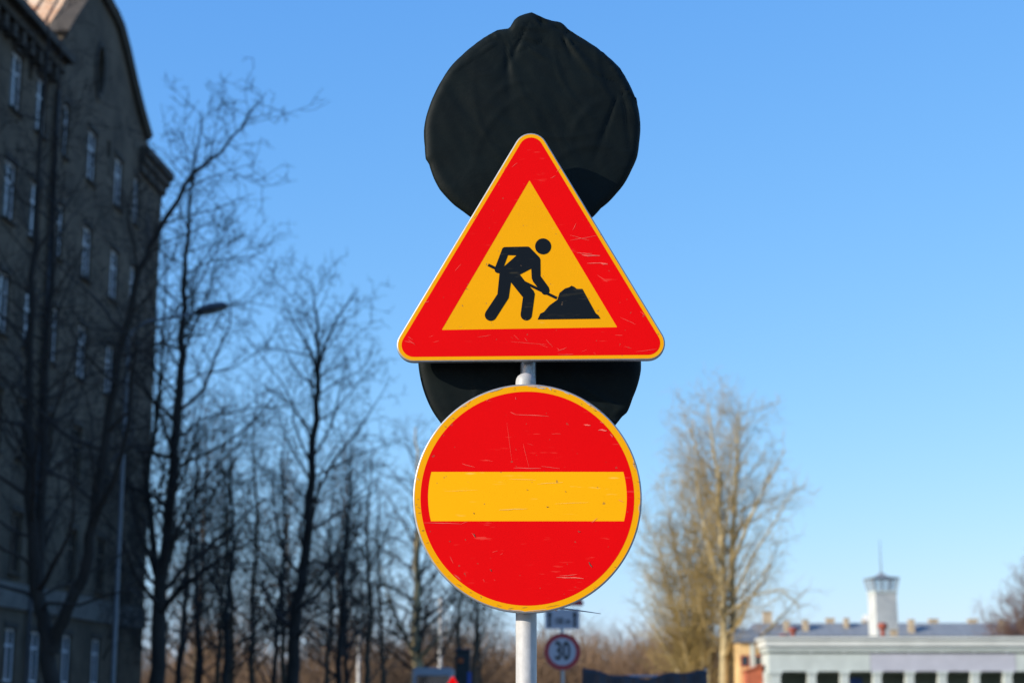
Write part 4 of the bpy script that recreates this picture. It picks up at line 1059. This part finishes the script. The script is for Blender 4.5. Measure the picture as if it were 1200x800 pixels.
# triglyph-like blocks over each column
cw = X(957) - X(945)
def column(pc, w):
    x = X(pc); c = MB()
    c.box(x - w * .38, x + w * .38, YP + .02, YP + .02 + w, .31, ctop - .24); c.box(x - w * .45, x + w * .45, YP - .04, YP + .08 + w, ctop - .238, ctop - .12); c.box(x - w * .52, x + w * .52, YP - .08, YP + .12 + w, ctop - .118, ctop)
    c.box(x - w * .47, x + w * .47, YP - .04, YP + .08 + w, 0.001, .309)
    return c.build('column', M['pav'], pv, True)
cps = [951 + 38.2 * k for k in range(10)]
column(908, cw * 1.3)
for pc in cps: column(pc, cw)
for pc in cps:
    x = X(pc); b = MB(); b.box(x - .07, x + .07, YP - .06, YP + .09, zc0 - .117, zc0 - .003); b.build('soffit_block', M['pav'], pv, True)
b = MB(); b.box(PXA + .02, X(908) - cw * .8, YP + .3, YP + 6, 0, zf0); b.build('side_wall', M['pav'], pv, True)
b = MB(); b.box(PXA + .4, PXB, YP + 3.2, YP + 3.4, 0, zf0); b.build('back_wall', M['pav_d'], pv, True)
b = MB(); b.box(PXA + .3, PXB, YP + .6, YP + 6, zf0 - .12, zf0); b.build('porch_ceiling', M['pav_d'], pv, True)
b = MB(); b.box(PXA + .1, PXB, YP + .2, YP + 6.2, ztop_ + .121, ztop_ + .20); b.build('roof', M['roofdark'], pv, True)
b = MB(); b.box(X(1003), X(1020), YP + 3.1, YP + 3.19, .2, Z(793)); b.build('door', M['blue'], pv, True)
def vent(pc, py_t, py_b, w, label):
    Y = YP + 2.5; x = X(pc, Y); z0, z1 = ztop_ + .20, P(pc, py_t, Y).z; h = z1 - z0
    t = thing('roof_vent', label, 'roof vent', (x, Y, z0))
    b = MB(); b.lathe([(w * .45, z0), (w * .45, z0 + h * .5), (w * .6, z0 + h * .56)], 14, x, Y); o = b.build('pipe', M['redpipe'], t, True); smooth_by_angle(o)
    b = MB(); b.lathe([(w * .6, z0 + h * .561), (w, z0 + h * .66), (w, z0 + h * .9), (w * .5, z1)], 14, x, Y); o = b.build('cowl', M['redpipe'], t, True); smooth_by_angle(o)
vent(930.5, 735, 748, .34, 'squat red roof vent with a wide cowl on the pavilion roof')
vent(966 - 46, 742.5, 748, .36, 'red roof vent hardly rising above the pavilion cornice')
vent(1036, 729, 750, .33, 'tall red roof vent in front of the white tower')
b = MB()
bt = thing('roof_box', 'small buff brick box on the pavilion roof beside the white tower', 'chimney', (X(1049, YP + 2.5), YP + 2.5, ztop_ + .2))
x = X(1049, YP + 2.5); z1 = P(1049, 738.5, YP + 2.5).z; b.box(x - .22, x + .22, YP + 2.3, YP + 2.7, ztop_ + .2, z1, .02); b.build('stack', M['chim'], bt, True)
b = MB(); b.box(x - .27, x + .27, YP + 2.25, YP + 2.75, z1 + .001, z1 + .07); b.build('cap', M['chim'], bt, True)

# ================================================================== LONG HOUSE with tin roof and chimneys
YH = 150.0
hx0, hx1 = P(868, 740, YH).x, P(1330, 740, YH).x
zr = P(1000, 729.5, YH + 4).z; ze = P(1000, 752, YH).z
lh = thing('long_house', 'long low house with a blue-grey tin roof behind the pavilion', 'building', (hx0, YH, 0))
b = MB(); b.box(hx0 + .3, hx1, YH + .3, YH + 7.7, 0, ze); b.build('wall', M['ochre'], lh, True)
b = MB(); b.add([(hx0, YH, ze), (hx1, YH, ze), (hx1, YH + 4, zr), (hx0 + 1.6, YH + 4, zr), (hx1, YH + 8, ze), (hx0, YH + 8, ze)], [(0, 1, 2, 3), (3, 2, 4, 5), (0, 3, 5), (1, 4, 2), (0, 5, 4, 1)]); rfh = b.build('roof', M['tin'], lh, True)
sm_ = None; x = hx0 + 1.8
while x < hx1 - .3:
    if sm_ is None:
        sb = MB(); sb.tube([Vector((0, .1, ze + .02)) - Vector((0, 0, 0)), (0, 4, zr + .02)], .03, 4); so = sb.build('roof_seam', M['tin'], rfh, False, loc=(x - hx0, 0, 0)); sm_ = so.data
    else: link('roof_seam', sm_, None, rfh, loc=(x - hx0, 0, 0))
    x += .62
def chimney(pc, pyt, wpx, dy, cap=True):
    Y = YH + dy; x = P(pc, 735, Y).x; w = wpx * Y / FPX / 2; z0 = ze + (zr - ze) * min(dy, 8 - dy) / 4 - .25; z1 = P(pc, pyt, Y).z
    b = MB(); b.box(x - w, x + w, Y - .3, Y + .3, z0, z1); o = b.build('chimney', M['chim'], lh, True)
    if cap: b = MB(); b.box(x - w - .06, x + w + .06, Y - .36, Y + .36, z1 + .001, z1 + .10); b.build('cap', M['chim'], o, True)
for a in ((922, 728, 6, 2.4), (944, 727, 6, 2.6), (973, 725, 9, 4.4), (992, 725, 5, 3.2), (1014, 726, 6, 4.4), (1068, 726.5, 6, 2.2), (1094, 726, 10, 4.4), (1140, 726, 10, 4.4), (1174, 727, 6, 2.4), (1196, 727, 6, 2.4)): chimney(*a)
chimney(899.5, 717, 10, 4.2)
# satellite dish
Yq = YH + 3.6; dc = P(1015, 723.5, Yq)
sdh = thing('satellite_dish', 'small white satellite dish on a chimney of the long house', 'satellite dish', (dc.x, Yq, dc.z - .3))
v = [dc + Vector((0, .08, 0))]; f = []; n = 18
for k, (r_, y_) in enumerate(((.16, .06), (.30, 0.0), (.30, .02), (.1, .12))):
    for i in range(n): a = 2 * math.pi * i / n; v.append(dc + Vector((r_ * math.cos(a), y_, r_ * math.sin(a))))
for i in range(n): f.append((0, 1 + (i + 1) % n, 1 + i))
for k in range(3):
    for i in range(n): A = 1 + k * n; j = (i + 1) % n; f.append((A + i, A + j, A + n + j, A + n + i))
f.append(tuple(1 + 3 * n + i for i in range(n)))
mesh('reflector', v, f, M['white'], sdh, True, True)
b = MB(); b.tube([dc + Vector((0, .1, 0)), dc + Vector((-.02, .35, -.02)), dc + Vector((-.02, .42, -.6))], .025, 6); b.build('bracket', M['galv'], sdh, True)

# ================================================================== WHITE TOWER
YW = 138.0
tx = P(1035.5, 740, YW).x; tw = 13.2 * YW / FPX; tz1 = P(1035, 694, YW).z
tw_ = thing('lookout_tower', 'slim white square tower with a flared glazed lantern and mast', 'tower', (tx, YW, 0))
TR = R(9)
def rot(v_): q = Matrix.Rotation(TR, 3, 'Z') @ Vector((v_[0], v_[1], 0)); return (tx + q.x, YW + q.y, v_[2])
def prism(b, prof, n=4):
    v = []; f = []
    for r_, z in prof:
        for i in range(n): a = math.pi / 4 + 2 * math.pi * i / n; v.append(rot((r_ * math.cos(a) * 1.4142, r_ * math.sin(a) * 1.4142, z)))
    for k in range(len(prof) - 1):
        for i in range(n): j = (i + 1) % n; f.append((k * n + i, k * n + j, k * n + n + j, k * n + n + i))
    f.append(tuple(range(n - 1, -1, -1))); f.append(tuple((len(prof) - 1) * n + i for i in range(n))); return b.add(v, f)
LG = mat('lantern_glass', (0.45, 0.52, 0.58), 0.1); LG.node_tree.nodes['Principled BSDF'].inputs['Alpha'].default_value = 0.35
kk = 0.97
prism(MB(), [(tw * 1.04 * kk, 0), (tw * kk, tz1 - .1)]).build('shaft', M['tower'], tw_, True)
prism(MB(), [(tw * kk * 1.05, tz1 - .099), (tw * kk * 1.05, tz1 + .1)]).build('parapet', M['pav'], tw_, True)
lz0, lz1, apx = tz1 + .101, P(1035, 678, YW).z, P(1035, 670, YW).z
prism(MB(), [(tw * kk * .95, lz0), (tw * kk * 1.18, lz1)]).build('lantern_glazing', LG, tw_, True)
for i in range(4):
    for t in (0, .33, .67):
        a0, a1 = math.pi / 4 + i * math.pi / 2, math.pi / 4 + (i + 1) * math.pi / 2
        def cor(r_, z, a): return Vector(rot((r_ * math.cos(a) * 1.4142, r_ * math.sin(a) * 1.4142, z)))
        p0 = cor(tw * kk * .98, lz0, a0).lerp(cor(tw * kk * .98, lz0, a1), t); p1 = cor(tw * kk * 1.21, lz1, a0).lerp(cor(tw * kk * 1.21, lz1, a1), t)
        b = MB(); b.tube([p0, p1], .05 if t == 0 else .035, 5); b.build('mullion', M['tin'], tw_, True)
prism(MB(), [(tw * kk * 1.28, lz1 + .001), (tw * kk * 1.28, lz1 + .06), (tw * kk * .45, lz1 + (apx - lz1) * .4), (.05, apx)]).build('lantern_roof', M['tin'], tw_, True)
b = MB(); b.tube([(tx, YW, apx - .05), (tx, YW, P(1035, 632, YW).z)], [.045, .02], 6); b.build('mast', M['lamp'], tw_, True)

# ================================================================== OCHRE HOUSE + RED SHED left of the pavilion
YO = 119.5
ox0, ox1 = P(866, 780, YO).x, P(893, 780, YO).x - 1.2
oz = P(880, 752, YO).z
oh = thing('ochre_house', 'small sunlit ochre house between the poplar and the pavilion', 'building', (ox0, YO, 0))
b = MB(); b.box(ox0, ox1 + 1.0, YO, YO + 6, 0, oz); b.build('wall', M['ochre'], oh, True)
b = MB(); b.add([(ox0 - .2, YO - .3, oz + .002), (ox1 + 1.2, YO - .3, oz + .002), (ox1 + 1.2, YO + 3, oz + 1.0), (ox0 - .2, YO + 3, oz + 1.0), (ox1 + 1.2, YO + 6.3, oz + .002), (ox0 - .2, YO + 6.3, oz + .002)], [(0, 1, 2, 3), (3, 2, 4, 5), (0, 3, 5), (1, 4, 2), (0, 5, 4, 1)]); b.build('roof', M['tin'], oh, True)
for px_ in (873, 888):
    x = P(px_, 775, YO).x; z0, z1 = P(px_, 781, YO).z, P(px_, 767, YO).z
    b = MB(); b.box(x - .3, x + .3, YO - .04, YO - .002, z0, z1); w = b.build('window', M['redwood'], oh, True)
    b = MB(); b.box(x - .22, x + .22, YO - .055, YO - .041, z0 + .08, z1 - .08); b.build('pane', M['glass'], w, True)
x0_, x1_ = P(881, 770, YO).x, P(883, 770, YO).x; b = MB(); b.box(x0_ - .12, x0_ + .2, YO - .09, YO - .003, 0, oz - .05); b.build('pilaster', M['pav'], oh, True)
YS = 117.8
sh0, sh1 = P(874.5, 790, YS).x, P(894.0, 790, YS).x; szl, szr = P(874, 786, YS).z, P(896, 779, YS).z
sh = thing('red_shed', 'low red boarded shed in front of the ochre house', 'shed', (sh0, YS, 0))
nbd = 6
for i in range(nbd):
    a, c = sh0 + (sh1 - sh0) * i / nbd, sh0 + (sh1 - sh0) * (i + 1) / nbd - .02
    za, zc_ = szl + (szr - szl) * i / nbd, szl + (szr - szl) * (i + 1) / nbd
    b = MB(); y0 = YS + (.015 if i % 2 else 0)
    b.add([(a, y0, 0), (c, y0, 0), (c, YS + .06, 0), (a, YS + .06, 0), (a, y0, za), (c, y0, zc_), (c, YS + .06, zc_), (a, YS + .06, za)], [(3, 2, 1, 0), (4, 5, 6, 7), (0, 1, 5, 4), (1, 2, 6, 5), (2, 3, 7, 6), (3, 0, 4, 7)]); b.build('board', M['redwood'], sh, True)
b = MB(); b.box(sh0 + .02, sh1 - .03, YS + .07, YS + 2.5, 0, szl - .05); b.build('body', M['redwood'], sh, True)
b = MB(); b.add([(sh0 - .1, YS - .12, szl + .003), (sh1 + .05, YS - .12, szr + .003), (sh1 + .05, YS + 2.7, szr + .003), (sh0 - .1, YS + 2.7, szl + .003), (sh0 - .1, YS - .12, szl + .07), (sh1 + .05, YS - .12, szr + .07), (sh1 + .05, YS + 2.7, szr + .07), (sh0 - .1, YS + 2.7, szl + .07)],
             [(3, 2, 1, 0), (4, 5, 6, 7), (0, 1, 5, 4), (1, 2, 6, 5), (2, 3, 7, 6), (3, 0, 4, 7)]); b.build('roof', M['redwood'], sh, True)
